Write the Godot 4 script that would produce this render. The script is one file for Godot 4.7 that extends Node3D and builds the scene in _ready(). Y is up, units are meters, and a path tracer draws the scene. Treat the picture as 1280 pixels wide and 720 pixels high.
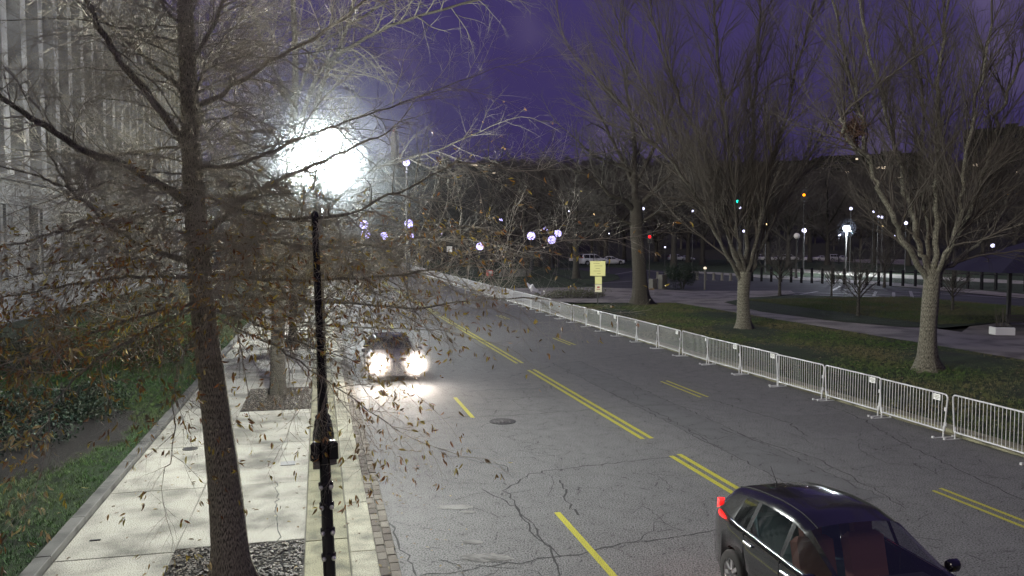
extends Node3D
# A city avenue on a dark evening: kerbside street lamp, bare street trees, crowd barriers, two cars.
# The avenue runs along -z, x is to the right, metres.

var M := {}
var names := {}
var rng := RandomNumberGenerator.new()


# ---------------------------------------------------------------- mesh building
class MB:
	var v := PackedVector3Array()
	var n := PackedVector3Array()
	var c := PackedColorArray()
	var ix := PackedInt32Array()
	var tint := Color(1, 1, 1)
	var use_tint := false

	func tri(a: Vector3, b: Vector3, d: Vector3) -> void:   # counter-clockwise seen from outside
		var k := (b - a).cross(d - a).normalized()
		var s := v.size()
		v.push_back(a); v.push_back(b); v.push_back(d)
		n.push_back(k); n.push_back(k); n.push_back(k)
		if use_tint:
			c.push_back(tint); c.push_back(tint); c.push_back(tint)
		ix.push_back(s); ix.push_back(s + 2); ix.push_back(s + 1)

	func quad(a: Vector3, b: Vector3, d: Vector3, e: Vector3) -> void:
		var k := (d - a).cross(e - b).normalized()
		var s := v.size()
		for p in [a, b, d, e]:
			v.push_back(p); n.push_back(k)
			if use_tint:
				c.push_back(tint)
		for i in [0, 2, 1, 0, 3, 2]:
			ix.push_back(s + i)

	func box(at: Vector3, size: Vector3, turn := Basis.IDENTITY, chamfer := 0.0) -> void:
		var h := size / 2
		if chamfer <= 0.0:
			var p := []
			for k in 8:
				p.append(at + turn * Vector3(h.x if k & 1 else -h.x, h.y if k & 2 else -h.y, h.z if k & 4 else -h.z))
			quad(p[4], p[5], p[7], p[6]); quad(p[1], p[0], p[2], p[3])
			quad(p[5], p[1], p[3], p[7]); quad(p[0], p[4], p[6], p[2])
			quad(p[6], p[7], p[3], p[2]); quad(p[0], p[1], p[5], p[4])
			return
		var b := chamfer                                        # top edges chamfered
		var lo := []; var mid := []; var top := []
		for s in [[-1, -1], [1, -1], [1, 1], [-1, 1]]:
			lo.append(at + turn * Vector3(s[0] * h.x, -h.y, s[1] * h.z))
			mid.append(at + turn * Vector3(s[0] * h.x, h.y - b, s[1] * h.z))
			top.append(at + turn * Vector3(s[0] * (h.x - b), h.y, s[1] * (h.z - b)))
		for k in 4:
			var j := (k + 1) % 4
			quad(lo[j], lo[k], mid[k], mid[j]); quad(mid[j], mid[k], top[k], top[j])
		quad(top[3], top[2], top[1], top[0]); quad(lo[0], lo[1], lo[2], lo[3])

	func tube(p: PackedVector3Array, r: PackedFloat32Array, sides := 6, cap := false) -> void:
		var m := p.size()
		var side := Vector3.ZERO
		var s0 := v.size()
		for i in m:
			var d := (p[mini(i + 1, m - 1)] - p[maxi(i - 1, 0)]).normalized()
			if i == 0:
				side = d.cross(Vector3(0.31, 0.2, 0.93))
			side = (side - d * side.dot(d)).normalized()
			var up := d.cross(side)
			for k in sides:
				var a := TAU * k / sides
				var o := side * cos(a) + up * sin(a)
				v.push_back(p[i] + o * r[i]); n.push_back(o)
				if use_tint:
					c.push_back(tint)
		for i in m - 1:
			for k in sides:
				var a := s0 + i * sides + k
				var b := s0 + i * sides + (k + 1) % sides
				ix.push_back(a); ix.push_back(a + sides); ix.push_back(b)
				ix.push_back(b); ix.push_back(a + sides); ix.push_back(b + sides)
		if cap:
			for e in [0, m - 1]:
				var q: int = s0 + e * sides
				for k in range(1, sides - 1):
					if e == 0:
						tri(v[q], v[q + k + 1], v[q + k])
					else:
						tri(v[q], v[q + k], v[q + k + 1])

	func trunk(p: PackedVector3Array, r: PackedFloat32Array, seed_: float, flare: float, lobes: int, sides := 22) -> void:   # an uneven round trunk, its foot spread into roots
		var m := p.size()
		var s0 := v.size()
		for i in m:
			var d := (p[mini(i + 1, m - 1)] - p[maxi(i - 1, 0)]).normalized()
			var side := Vector3.RIGHT
			side = (side - d * side.dot(d)).normalized()
			var up := side.cross(d)
			var y := p[i].distance_to(p[0])
			for k in sides:
				var a := TAU * k / sides
				var q := 1.0 + 0.05 * sin(2.0 * a + seed_ + y * 0.35) + 0.035 * sin(5.0 * a + seed_ * 2.0 + y * 0.5) + 0.02 * sin(9.0 * a + seed_ * 3.0 - y * 1.3)
				q += flare * exp(-y / (r[0] * 0.9)) * pow(0.5 + 0.5 * cos(lobes * a + seed_ + 0.5 * sin(3.0 * a)), 1.5)
				var o := side * cos(a) + up * sin(a)
				v.push_back(p[i] + o * r[i] * q); n.push_back((o + d * 0.0).normalized())
		for i in m - 1:
			for k in sides:
				var a := s0 + i * sides + k
				var b := s0 + i * sides + (k + 1) % sides
				ix.push_back(a); ix.push_back(b); ix.push_back(a + sides)
				ix.push_back(b); ix.push_back(b + sides); ix.push_back(a + sides)

	func bar(a: Vector3, b: Vector3, r: float, sides := 6, r2 := -1.0) -> void:
		tube(PackedVector3Array([a, b]), PackedFloat32Array([r, r if r2 < 0 else r2]), sides, true)

	func lathe(at: Vector3, prof: Array, seg := 16, turn := Basis.IDENTITY, flute := 0.0, flutes := 12) -> void:   # prof: [radius, height] upwards
		var s0 := v.size()
		for i in prof.size():
			var q = prof[i]
			var pa = prof[maxi(i - 1, 0)]; var pb = prof[mini(i + 1, prof.size() - 1)]
			var t := Vector2(pb[0] - pa[0], pb[1] - pa[1]).normalized()
			for k in seg:
				var a := TAU * k / seg
				var rr: float = q[0] * (1.0 - flute * (0.5 + 0.5 * cos(a * flutes)))
				v.push_back(at + turn * Vector3(cos(a) * rr, q[1], sin(a) * rr))
				n.push_back(turn * Vector3(cos(a) * t.y, -t.x, sin(a) * t.y))
				if use_tint:
					c.push_back(tint)
		for i in prof.size() - 1:
			for k in seg:
				var a := s0 + i * seg + k
				var b := s0 + i * seg + (k + 1) % seg
				ix.push_back(a); ix.push_back(b); ix.push_back(a + seg)
				ix.push_back(b); ix.push_back(b + seg); ix.push_back(a + seg)

	func poly(pts: PackedVector2Array, y: float, depth := 0.0) -> void:   # x, z polygon, a sheet or a slab going down by depth
		var t := Geometry2D.triangulate_polygon(pts)
		for i in range(0, t.size(), 3):
			var q := [pts[t[i]], pts[t[i + 1]], pts[t[i + 2]]]
			var a := Vector3(q[0].x, y, q[0].y); var b := Vector3(q[1].x, y, q[1].y); var d := Vector3(q[2].x, y, q[2].y)
			if (b - a).cross(d - a).y > 0:
				tri(a, b, d)
			else:
				tri(a, d, b)
		if depth > 0:
			var cw := Geometry2D.is_polygon_clockwise(pts)
			for i in pts.size():
				var e := pts[i]; var f := pts[(i + 1) % pts.size()]
				if not cw:
					var sw := e; e = f; f = sw
				quad(Vector3(e.x, y - depth, e.y), Vector3(f.x, y - depth, f.y), Vector3(f.x, y, f.y), Vector3(e.x, y, e.y))

	func mesh() -> ArrayMesh:
		var a := []
		a.resize(Mesh.ARRAY_MAX)
		a[Mesh.ARRAY_VERTEX] = v; a[Mesh.ARRAY_NORMAL] = n; a[Mesh.ARRAY_INDEX] = ix
		if use_tint:
			a[Mesh.ARRAY_COLOR] = c
		var m := ArrayMesh.new()
		m.add_surface_from_arrays(Mesh.PRIMITIVE_TRIANGLES, a)
		return m


func numbered(called: String) -> String:
	var k: int = names.get(called, 0)
	names[called] = k + 1
	return called if k == 0 else "%s_%03d" % [called, k]


func tag(o: Node, label := "", category := "", group := "", kind := "") -> Node:
	if label: o.set_meta("label", label)
	if category: o.set_meta("category", category)
	if group: o.set_meta("group", group)
	if kind: o.set_meta("kind", kind)
	return o


func put(called: String, mesh: Mesh, m: Material, parent: Node = null, at := Transform3D.IDENTITY) -> MeshInstance3D:
	var o := MeshInstance3D.new()
	o.mesh = mesh; o.material_override = m; o.transform = at
	if parent == null:
		o.name = numbered(called)
		add_child(o)
	else:
		var k: int = parent.get_meta("n_" + called, 0)
		parent.set_meta("n_" + called, k + 1)
		o.name = called if k == 0 else "%s_%03d" % [called, k]
		parent.add_child(o, true)
	return o


func thing(called: String, at: Vector3, turn: float, label: String, category: String, group := "") -> Node3D:
	var o := Node3D.new()
	o.name = numbered(called); o.position = at; o.rotation.y = turn
	add_child(o)
	tag(o, label, category, group)
	return o


func copy(o: Node3D, at: Vector3, turn: float, label: String, size := 1.0) -> Node3D:
	var r: Node3D = o.duplicate()
	r.name = numbered(String(o.name).rstrip("0123456789").rstrip("_"))
	add_child(r)
	r.position = at; r.rotation.y = turn; r.scale = Vector3.ONE * size
	r.set_meta("label", label)
	return r


func setting(called: String, mesh: Mesh, m: Material, label: String) -> MeshInstance3D:
	var o := put(called, mesh, m)
	tag(o, label, "", "", "structure")
	return o


# ---------------------------------------------------------------- materials
func lin(r: float, g: float, b: float) -> Color:
	return Color(r, g, b).linear_to_srgb()


func noise_tex(size: int, freq: float, ramp: Array, kind := FastNoiseLite.TYPE_SIMPLEX_SMOOTH, oct := 4, sd := 1, normal := false, cell := -1) -> NoiseTexture2D:
	var f := FastNoiseLite.new()
	f.noise_type = kind; f.frequency = freq; f.fractal_octaves = oct; f.seed = sd
	if cell >= 0:
		f.cellular_return_type = cell
		f.domain_warp_enabled = true; f.domain_warp_amplitude = 14.0; f.domain_warp_frequency = 0.02
	var t := NoiseTexture2D.new()
	t.width = size; t.height = size; t.seamless = true; t.noise = f
	if normal:
		t.as_normal_map = true; t.bump_strength = 6.0
	elif ramp.size():
		var g := Gradient.new()
		var offs := PackedFloat32Array(); var cols := PackedColorArray()
		for r in ramp:
			offs.push_back(r[0]); cols.push_back(Color(r[1], r[1], r[1]) if not r[1] is Color else r[1])
		g.offsets = offs; g.colors = cols
		t.color_ramp = g
	return t


func mat(called: String, col: Color, rough := 0.8, metal := 0.0) -> StandardMaterial3D:
	var m := StandardMaterial3D.new()
	m.resource_name = called
	m.albedo_color = col; m.roughness = rough; m.metallic = metal
	M[called] = m
	return m


func grain(m: StandardMaterial3D, t: Texture2D, scale: float, over: Texture2D = null, over_scale := 0.05, bump: Texture2D = null, bump_cm := 1.0) -> StandardMaterial3D:
	m.albedo_texture = t
	m.uv1_triplanar = true; m.uv1_world_triplanar = true; m.uv1_scale = Vector3.ONE * scale
	if over:
		m.detail_enabled = true; m.detail_albedo = over; m.detail_blend_mode = BaseMaterial3D.BLEND_MODE_MUL
		m.detail_uv_layer = BaseMaterial3D.DETAIL_UV_2
		m.uv2_triplanar = true; m.uv2_world_triplanar = true; m.uv2_scale = Vector3.ONE * over_scale
	if bump:
		m.heightmap_enabled = true; m.heightmap_texture = bump; m.heightmap_scale = bump_cm
	return m


func glowing(called: String, col: Color, energy: float) -> StandardMaterial3D:
	var m := mat(called, col, 0.5)
	m.emission_enabled = true; m.emission = col; m.emission_energy_multiplier = energy
	return m


func materials() -> void:
	var speck := noise_tex(512, 0.22, [[0.0, 0.45], [0.45, 0.8], [0.62, 0.95], [1.0, 1.0]], FastNoiseLite.TYPE_SIMPLEX_SMOOTH, 3, 3)
	var speck_soft := noise_tex(512, 0.09, [[0.0, 0.72], [0.5, 0.9], [1.0, 1.0]], FastNoiseLite.TYPE_SIMPLEX_SMOOTH, 5, 4)
	var blotch := noise_tex(1024, 0.006, [[0.0, 0.55], [0.4, 0.85], [0.6, 0.95], [1.0, 1.0]], FastNoiseLite.TYPE_SIMPLEX_SMOOTH, 5, 5)
	var cracks := noise_tex(1024, 0.012, [[0.0, 0.25], [0.016, 0.35], [0.034, 0.9], [0.3, 0.95], [1.0, 1.0]], FastNoiseLite.TYPE_CELLULAR, 2, 8, false, FastNoiseLite.RETURN_DISTANCE2_SUB)
	var rough_bump := noise_tex(512, 0.15, [], FastNoiseLite.TYPE_SIMPLEX_SMOOTH, 4, 6)
	var pits := noise_tex(1024, 0.05, [[0.0, 0.22], [0.24, 0.35], [0.31, 0.78], [0.5, 0.92], [0.72, 1.0], [1.0, 1.0]], FastNoiseLite.TYPE_SIMPLEX, 5, 23)
	var pits_soft := noise_tex(1024, 0.055, [[0.0, 0.5], [0.26, 0.6], [0.33, 0.88], [0.6, 0.97], [1.0, 1.0]], FastNoiseLite.TYPE_SIMPLEX, 5, 27)
	grain(mat("asphalt", lin(0.176, 0.173, 0.170), 0.75), pits, 0.42, cracks, 0.13, rough_bump, 1.2)
	grain(mat("asphalt_dark", lin(0.045, 0.045, 0.055), 0.8), speck, 0.9, blotch, 0.05)
	grain(mat("patch", lin(0.40, 0.39, 0.37), 0.85), speck, 1.5, blotch, 0.3, rough_bump, 1.2)
	mat("crack", lin(0.03, 0.03, 0.03), 0.9)
	for k in 3:
		var b: float = [1.0, 0.9, 0.8][k]
		grain(mat("slab%d" % k, lin(0.52 * b, 0.50 * b, 0.425 * b), 0.85), pits_soft, 0.6, blotch, 0.12, rough_bump, 0.3)
		grain(mat("strip%d" % k, lin(0.37 * b, 0.355 * b, 0.23 * b), 0.85), pits_soft, 0.6, blotch, 0.2, rough_bump, 0.5)
		grain(mat("kerb%d" % k, lin(0.45 * b, 0.43 * b, 0.32 * b), 0.8), pits_soft, 0.6, blotch, 0.2)
		grain(mat("brick%d" % k, lin([0.22, 0.16, 0.30][k], [0.19, 0.135, 0.27][k], [0.155, 0.11, 0.22][k]), 0.85), speck, 3.0, null, 0.0, rough_bump, 0.6)
		grain(mat("stone%d" % k, lin(0.34 * b, 0.335 * b, 0.335 * b), 0.8), speck_soft, 0.35, blotch, 0.04)
	grain(mat("mortar", lin(0.13, 0.12, 0.1), 0.9), speck, 2.0)
	grain(mat("far_walk", lin(0.40, 0.38, 0.34), 0.85), speck, 0.8, blotch, 0.06)
	grain(mat("old_kerb", lin(0.2, 0.195, 0.18), 0.85), speck, 1.4, blotch, 0.2)
	var soil := noise_tex(512, 0.05, [[0.0, 0.3], [0.5, 0.7], [1.0, 1.0]], FastNoiseLite.TYPE_SIMPLEX_SMOOTH, 5, 9)
	grain(mat("soil", lin(0.09, 0.08, 0.07), 0.95), soil, 0.9, blotch, 0.2, rough_bump, 3.0)
	grain(mat("lawn", lin(0.045, 0.095, 0.02), 0.95), soil, 0.6, blotch, 0.11, rough_bump, 3.0)
	grain(mat("ground", lin(0.05, 0.055, 0.035), 0.95), soil, 0.1)
	var bark := noise_tex(512, 0.035, [[0.0, 0.25], [0.38, 0.48], [0.52, 0.95], [1.0, 1.0]], FastNoiseLite.TYPE_SIMPLEX_SMOOTH, 5, 11)
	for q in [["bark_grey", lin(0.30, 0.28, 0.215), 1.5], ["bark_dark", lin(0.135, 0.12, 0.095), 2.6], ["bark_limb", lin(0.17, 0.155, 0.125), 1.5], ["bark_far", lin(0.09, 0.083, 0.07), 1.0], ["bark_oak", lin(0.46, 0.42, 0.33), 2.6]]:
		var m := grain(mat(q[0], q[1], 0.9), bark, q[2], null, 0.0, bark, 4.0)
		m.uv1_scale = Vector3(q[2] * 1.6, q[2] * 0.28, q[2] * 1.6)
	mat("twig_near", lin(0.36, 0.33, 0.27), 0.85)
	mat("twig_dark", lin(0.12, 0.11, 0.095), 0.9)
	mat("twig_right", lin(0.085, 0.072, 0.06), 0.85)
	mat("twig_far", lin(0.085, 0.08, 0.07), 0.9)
	var lf := mat("leaf", Color.WHITE, 0.6)
	lf.vertex_color_use_as_albedo = true
	lf.backlight_enabled = true; lf.backlight = Color(0.55, 0.55, 0.45)
	var tints := [lin(0.40, 0.29, 0.05), lin(0.38, 0.18, 0.04), lin(0.27, 0.11, 0.04), lin(0.26, 0.18, 0.10), lin(0.20, 0.13, 0.05), lin(0.46, 0.36, 0.06)]
	for k in tints.size():
		var m := mat("leaf%d" % k, tints[k], 0.6)
		m.backlight_enabled = true; m.backlight = Color(0.55, 0.55, 0.45)
	var gm := mat("grass", Color.WHITE, 0.8)
	gm.vertex_color_use_as_albedo = true
	mat("steel", lin(0.62, 0.62, 0.63), 0.42, 0.35)
	grain(mat("floodlit_marble", lin(0.8, 0.78, 0.75), 0.8), speck_soft, 0.1)  # obelisk stone, its floodlighting put into the paler colour
	mat("plate", lin(0.75, 0.75, 0.73), 0.6)
	mat("black_paint", lin(0.016, 0.016, 0.018), 0.26)
	mat("dark_iron", lin(0.035, 0.034, 0.033), 0.55)
	grain(mat("grey_box", lin(0.16, 0.155, 0.14), 0.7), speck_soft, 2.0)
	mat("bright_screw", lin(0.8, 0.8, 0.78), 0.25, 0.6)
	grain(mat("yellow_paint", lin(0.66, 0.62, 0.06), 0.6), noise_tex(512, 0.12, [[0.0, 0.3], [0.40, 0.45], [0.50, 0.92], [1.0, 1.0]], FastNoiseLite.TYPE_SIMPLEX_SMOOTH, 4, 13), 1.1)
	grain(mat("white_paint", lin(0.36, 0.36, 0.36), 0.6), speck, 0.8)
	mat("sign_yellow", lin(0.9, 0.88, 0.36), 0.5)
	mat("sign_cream", lin(0.85, 0.80, 0.55), 0.5)
	mat("sign_white", lin(0.8, 0.8, 0.76), 0.5)
	mat("print_faint", lin(0.48, 0.44, 0.16), 0.6)
	mat("print_dark", lin(0.10, 0.09, 0.05), 0.6)
	mat("red_paint", lin(0.45, 0.05, 0.04), 0.4)
	mat("window_dark", lin(0.02, 0.022, 0.028), 0.12)
	glowing("lamp_white", Color(0.93, 0.97, 1.0), 14.0)
	glowing("lamp_violet", Color(0.76, 0.72, 1.0), 2.6)
	glowing("lamp_far", Color(0.86, 0.86, 1.0), 2.2)
	glowing("lamp_warm", Color(1.0, 0.86, 0.6), 2.5)
	glowing("signal_green_lit", Color(0.1, 0.9, 0.75), 2.5)
	glowing("signal_red_lit", Color(1.0, 0.08, 0.12), 2.5)
	glowing("signal_amber_lit", Color(1.0, 0.6, 0.05), 2.5)
	glowing("window_lit", Color(1.0, 0.92, 0.8), 0.8)
	glowing("window_amber_lit", Color(1.0, 0.75, 0.12), 2.5)
	glowing("tail_light_lit", Color(1.0, 0.10, 0.09), 3.0)
	glowing("headlight_lit", Color(1.0, 0.95, 0.9), 20.0)
	var paint := mat("car_black", lin(0.006, 0.006, 0.008), 0.16)
	paint.metallic_specular = 0.35
	paint.clearcoat_enabled = true; paint.clearcoat = 1.0; paint.clearcoat_roughness = 0.06
	var pw := mat("car_white", lin(0.6, 0.6, 0.62), 0.35)
	pw.clearcoat_enabled = true; pw.clearcoat = 0.8; pw.clearcoat_roughness = 0.08
	var pg := mat("car_grey", lin(0.02, 0.02, 0.024), 0.3, 0.3)
	pg.clearcoat_enabled = true; pg.clearcoat = 1.0; pg.clearcoat_roughness = 0.08
	var gl := mat("car_glass", Color(0.10, 0.12, 0.125, 0.5), 0.03)
	gl.transparency = BaseMaterial3D.TRANSPARENCY_ALPHA
	var gw := mat("windscreen_glass", Color(0.12, 0.14, 0.15, 0.42), 0.03)
	gw.transparency = BaseMaterial3D.TRANSPARENCY_ALPHA
	mat("chrome", lin(0.7, 0.7, 0.72), 0.18, 1.0)
	mat("rubber", lin(0.015, 0.015, 0.015), 0.85)
	mat("alloy", lin(0.55, 0.55, 0.56), 0.3, 0.7)
	mat("cabin", lin(0.05, 0.05, 0.052), 0.8)
	for k in 2:
		grain(mat("pale_stone%d" % k, lin(0.56 - 0.05 * k, 0.55 - 0.05 * k, 0.54 - 0.05 * k), 0.8), speck_soft, 0.35, blotch, 0.06)
	mat("shelter_roof", lin(0.02, 0.02, 0.03), 0.6)
	mat("seat_rust", lin(0.2, 0.085, 0.065), 0.85)
	grain(mat("bark_mulch", lin(0.035, 0.028, 0.022), 0.95), soil, 0.9, null, 0.0, rough_bump, 3.0)
	grain(mat("asphalt_old", lin(0.165, 0.162, 0.16), 0.8), pits, 0.5, cracks, 0.3, rough_bump, 1.2)
	grain(mat("asphalt_new", lin(0.142, 0.141, 0.14), 0.75), pits_soft, 0.5, cracks, 0.11, rough_bump, 0.8)
	mat("seat_teal", lin(0.12, 0.24, 0.26), 0.8)


# ---------------------------------------------------------------- the scene
func _ready() -> void:
	rng.seed = 7
	var cam := Camera3D.new()
	cam.name = "camera"
	cam.position = Vector3(0, 4.8, 0)
	cam.rotation_degrees = Vector3(-3.086, -13.328, 0)
	cam.fov = 38.88; cam.near = 0.1; cam.far = 6000.0
	add_child(cam)
	var we := WorldEnvironment.new()
	we.name = "environment"
	var e := Environment.new()
	e.background_mode = Environment.BG_SKY
	var sm := ProceduralSkyMaterial.new()
	sm.sky_top_color = Color(0.282, 0.240, 0.440)
	sm.sky_horizon_color = Color(0.205, 0.175, 0.335)
	sm.sky_curve = 0.25
	sm.ground_bottom_color = Color(0.05, 0.045, 0.06); sm.ground_horizon_color = Color(0.16, 0.14, 0.24)
	sm.sky_energy_multiplier = 1.0; sm.ground_energy_multiplier = 1.0
	sm.sky_cover = cloud_cover()
	sm.sky_cover_modulate = Color(1, 1, 1, 1)
	sm.sun_angle_max = 1.0
	var sky := Sky.new()
	sky.sky_material = sm
	e.sky = sky
	e.tonemap_mode = Environment.TONE_MAPPER_LINEAR
	e.tonemap_exposure = 1.0
	e.sdfgi_enabled = true; e.ssao_enabled = true; e.ssil_enabled = true
	e.volumetric_fog_enabled = true; e.volumetric_fog_density = 0.0
	we.environment = e
	add_child(we)
	var fill_light := DirectionalLight3D.new()          # added soft fill, stands in for street lamps out of view
	fill_light.name = "lamp_fill_light"
	fill_light.light_energy = 0.32; fill_light.light_color = Color(1.0, 0.955, 0.88); fill_light.light_angular_distance = 24.0
	fill_light.sky_mode = DirectionalLight3D.SKY_MODE_LIGHT_ONLY
	fill_light.shadow_enabled = true
	fill_light.rotation_degrees = Vector3(-36, -47, 0)
	add_child(fill_light)
	materials()
	ground_and_road()
	left_pavement()
	right_side()
	stone_building()
	far_town()
	lamps()
	trees()
	barriers()
	signs_and_furniture()
	cars()
	ground_cover()


func cloud_cover() -> ImageTexture:                              # ragged pale clouds scattered over the whole sky
	var f := FastNoiseLite.new()
	f.noise_type = FastNoiseLite.TYPE_SIMPLEX_SMOOTH; f.frequency = 1.0; f.fractal_octaves = 5; f.seed = 4
	var toward := Vector3(0.2533, 0.2713, -0.9285) * 4.0
	var best := Vector3.ZERO
	for k in 400:                                                  # shift the pattern until a cloud stands above the avenue
		var o := Vector3(sin(k * 1.7), sin(k * 2.3), sin(k * 3.1)) * 30.0
		if f.get_noise_3dv(toward + o) > f.get_noise_3dv(toward + best):
			best = o
	var im := Image.create(768, 384, false, Image.FORMAT_RGBA8)
	for y in 384:
		var th := PI * (y + 0.5) / 384.0
		for x in 768:
			var ph := TAU * ((x + 0.5) / 768.0 - 0.5)
			var d := Vector3(sin(ph) * sin(th), cos(th) * 1.6, -cos(ph) * sin(th)) * 4.0
			d.y = cos(th) * 4.0
			var q := smoothstep(0.16, 0.62, f.get_noise_3dv(d + best))
			im.set_pixel(x, y, Color(0.34, 0.31, 0.30, 0.62 * q))
	return ImageTexture.create_from_image(im)


func strip(x0: float, x1: float, z0: float, z1: float, y: float) -> MB:
	var b := MB.new()
	b.quad(Vector3(x0, y, z0), Vector3(x1, y, z0), Vector3(x1, y, z1), Vector3(x0, y, z1))
	return b


func ribbon(pts: Array, w: float, seed_: int) -> MB:      # an irregular crack along x, z points
	var r := RandomNumberGenerator.new(); r.seed = seed_
	var line := PackedVector3Array()
	for i in pts.size() - 1:
		var a: Vector3 = pts[i]; var b: Vector3 = pts[i + 1]
		var k := maxi(2, int(a.distance_to(b) / 0.18))
		for j in k:
			var p := a.lerp(b, float(j) / k)
			line.push_back(p + Vector3(r.randfn(0, 0.035), 0, r.randfn(0, 0.045)))
	line.push_back(pts[-1])
	var m := MB.new()
	for i in line.size() - 1:
		var d := line[i + 1] - line[i]
		var s := Vector3(-d.z, 0, d.x).normalized() * w * r.randf_range(0.25, 1.0)
		var t := Vector3(-d.z, 0, d.x).normalized() * w * r.randf_range(0.25, 1.0)
		var up := Vector3(0, 0.004, 0)
		m.quad(line[i] - s + up, line[i] + s + up, line[i + 1] + t + up, line[i + 1] - t + up)
	return m


func blob(at: Vector3, rx: float, rz: float, seed_: int, y: float, turn := 0.0) -> MB:
	var r := RandomNumberGenerator.new(); r.seed = seed_
	var pts := PackedVector2Array()
	for k in 22:
		var a := TAU * k / 22
		var q := r.randf_range(0.72, 1.05)
		var v := Vector2(cos(a) * rx * q, sin(a) * rz * q).rotated(turn)
		pts.push_back(Vector2(at.x, at.z) + v)
	var m := MB.new()
	m.poly(pts, y, 0.12 if y > 0.2 else 0.0)
	return m


func mound(at: Vector3, rx: float, rz: float, seed_: int) -> MB:
	var r := RandomNumberGenerator.new(); r.seed = seed_
	var m := MB.new()
	var ring := []
	for k in 28:
		var a := TAU * k / 28
		var q := r.randf_range(0.85, 1.05)
		ring.append([at.x + cos(a) * rx * q, at.z + sin(a) * rz * q])
	var level := [[1.0, 0.12], [0.9, 0.225], [0.6, 0.27], [0.0, 0.285]]
	for i in 3:
		for k in 28:
			var p = ring[k]; var n = ring[(k + 1) % 28]
			var f := func(u, l): return Vector3(lerpf(at.x, u[0], l[0]), l[1], lerpf(at.z, u[1], l[0]))
			m.quad(f.call(n, level[i]), f.call(p, level[i]), f.call(p, level[i + 1]), f.call(n, level[i + 1]))
	return m


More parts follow.
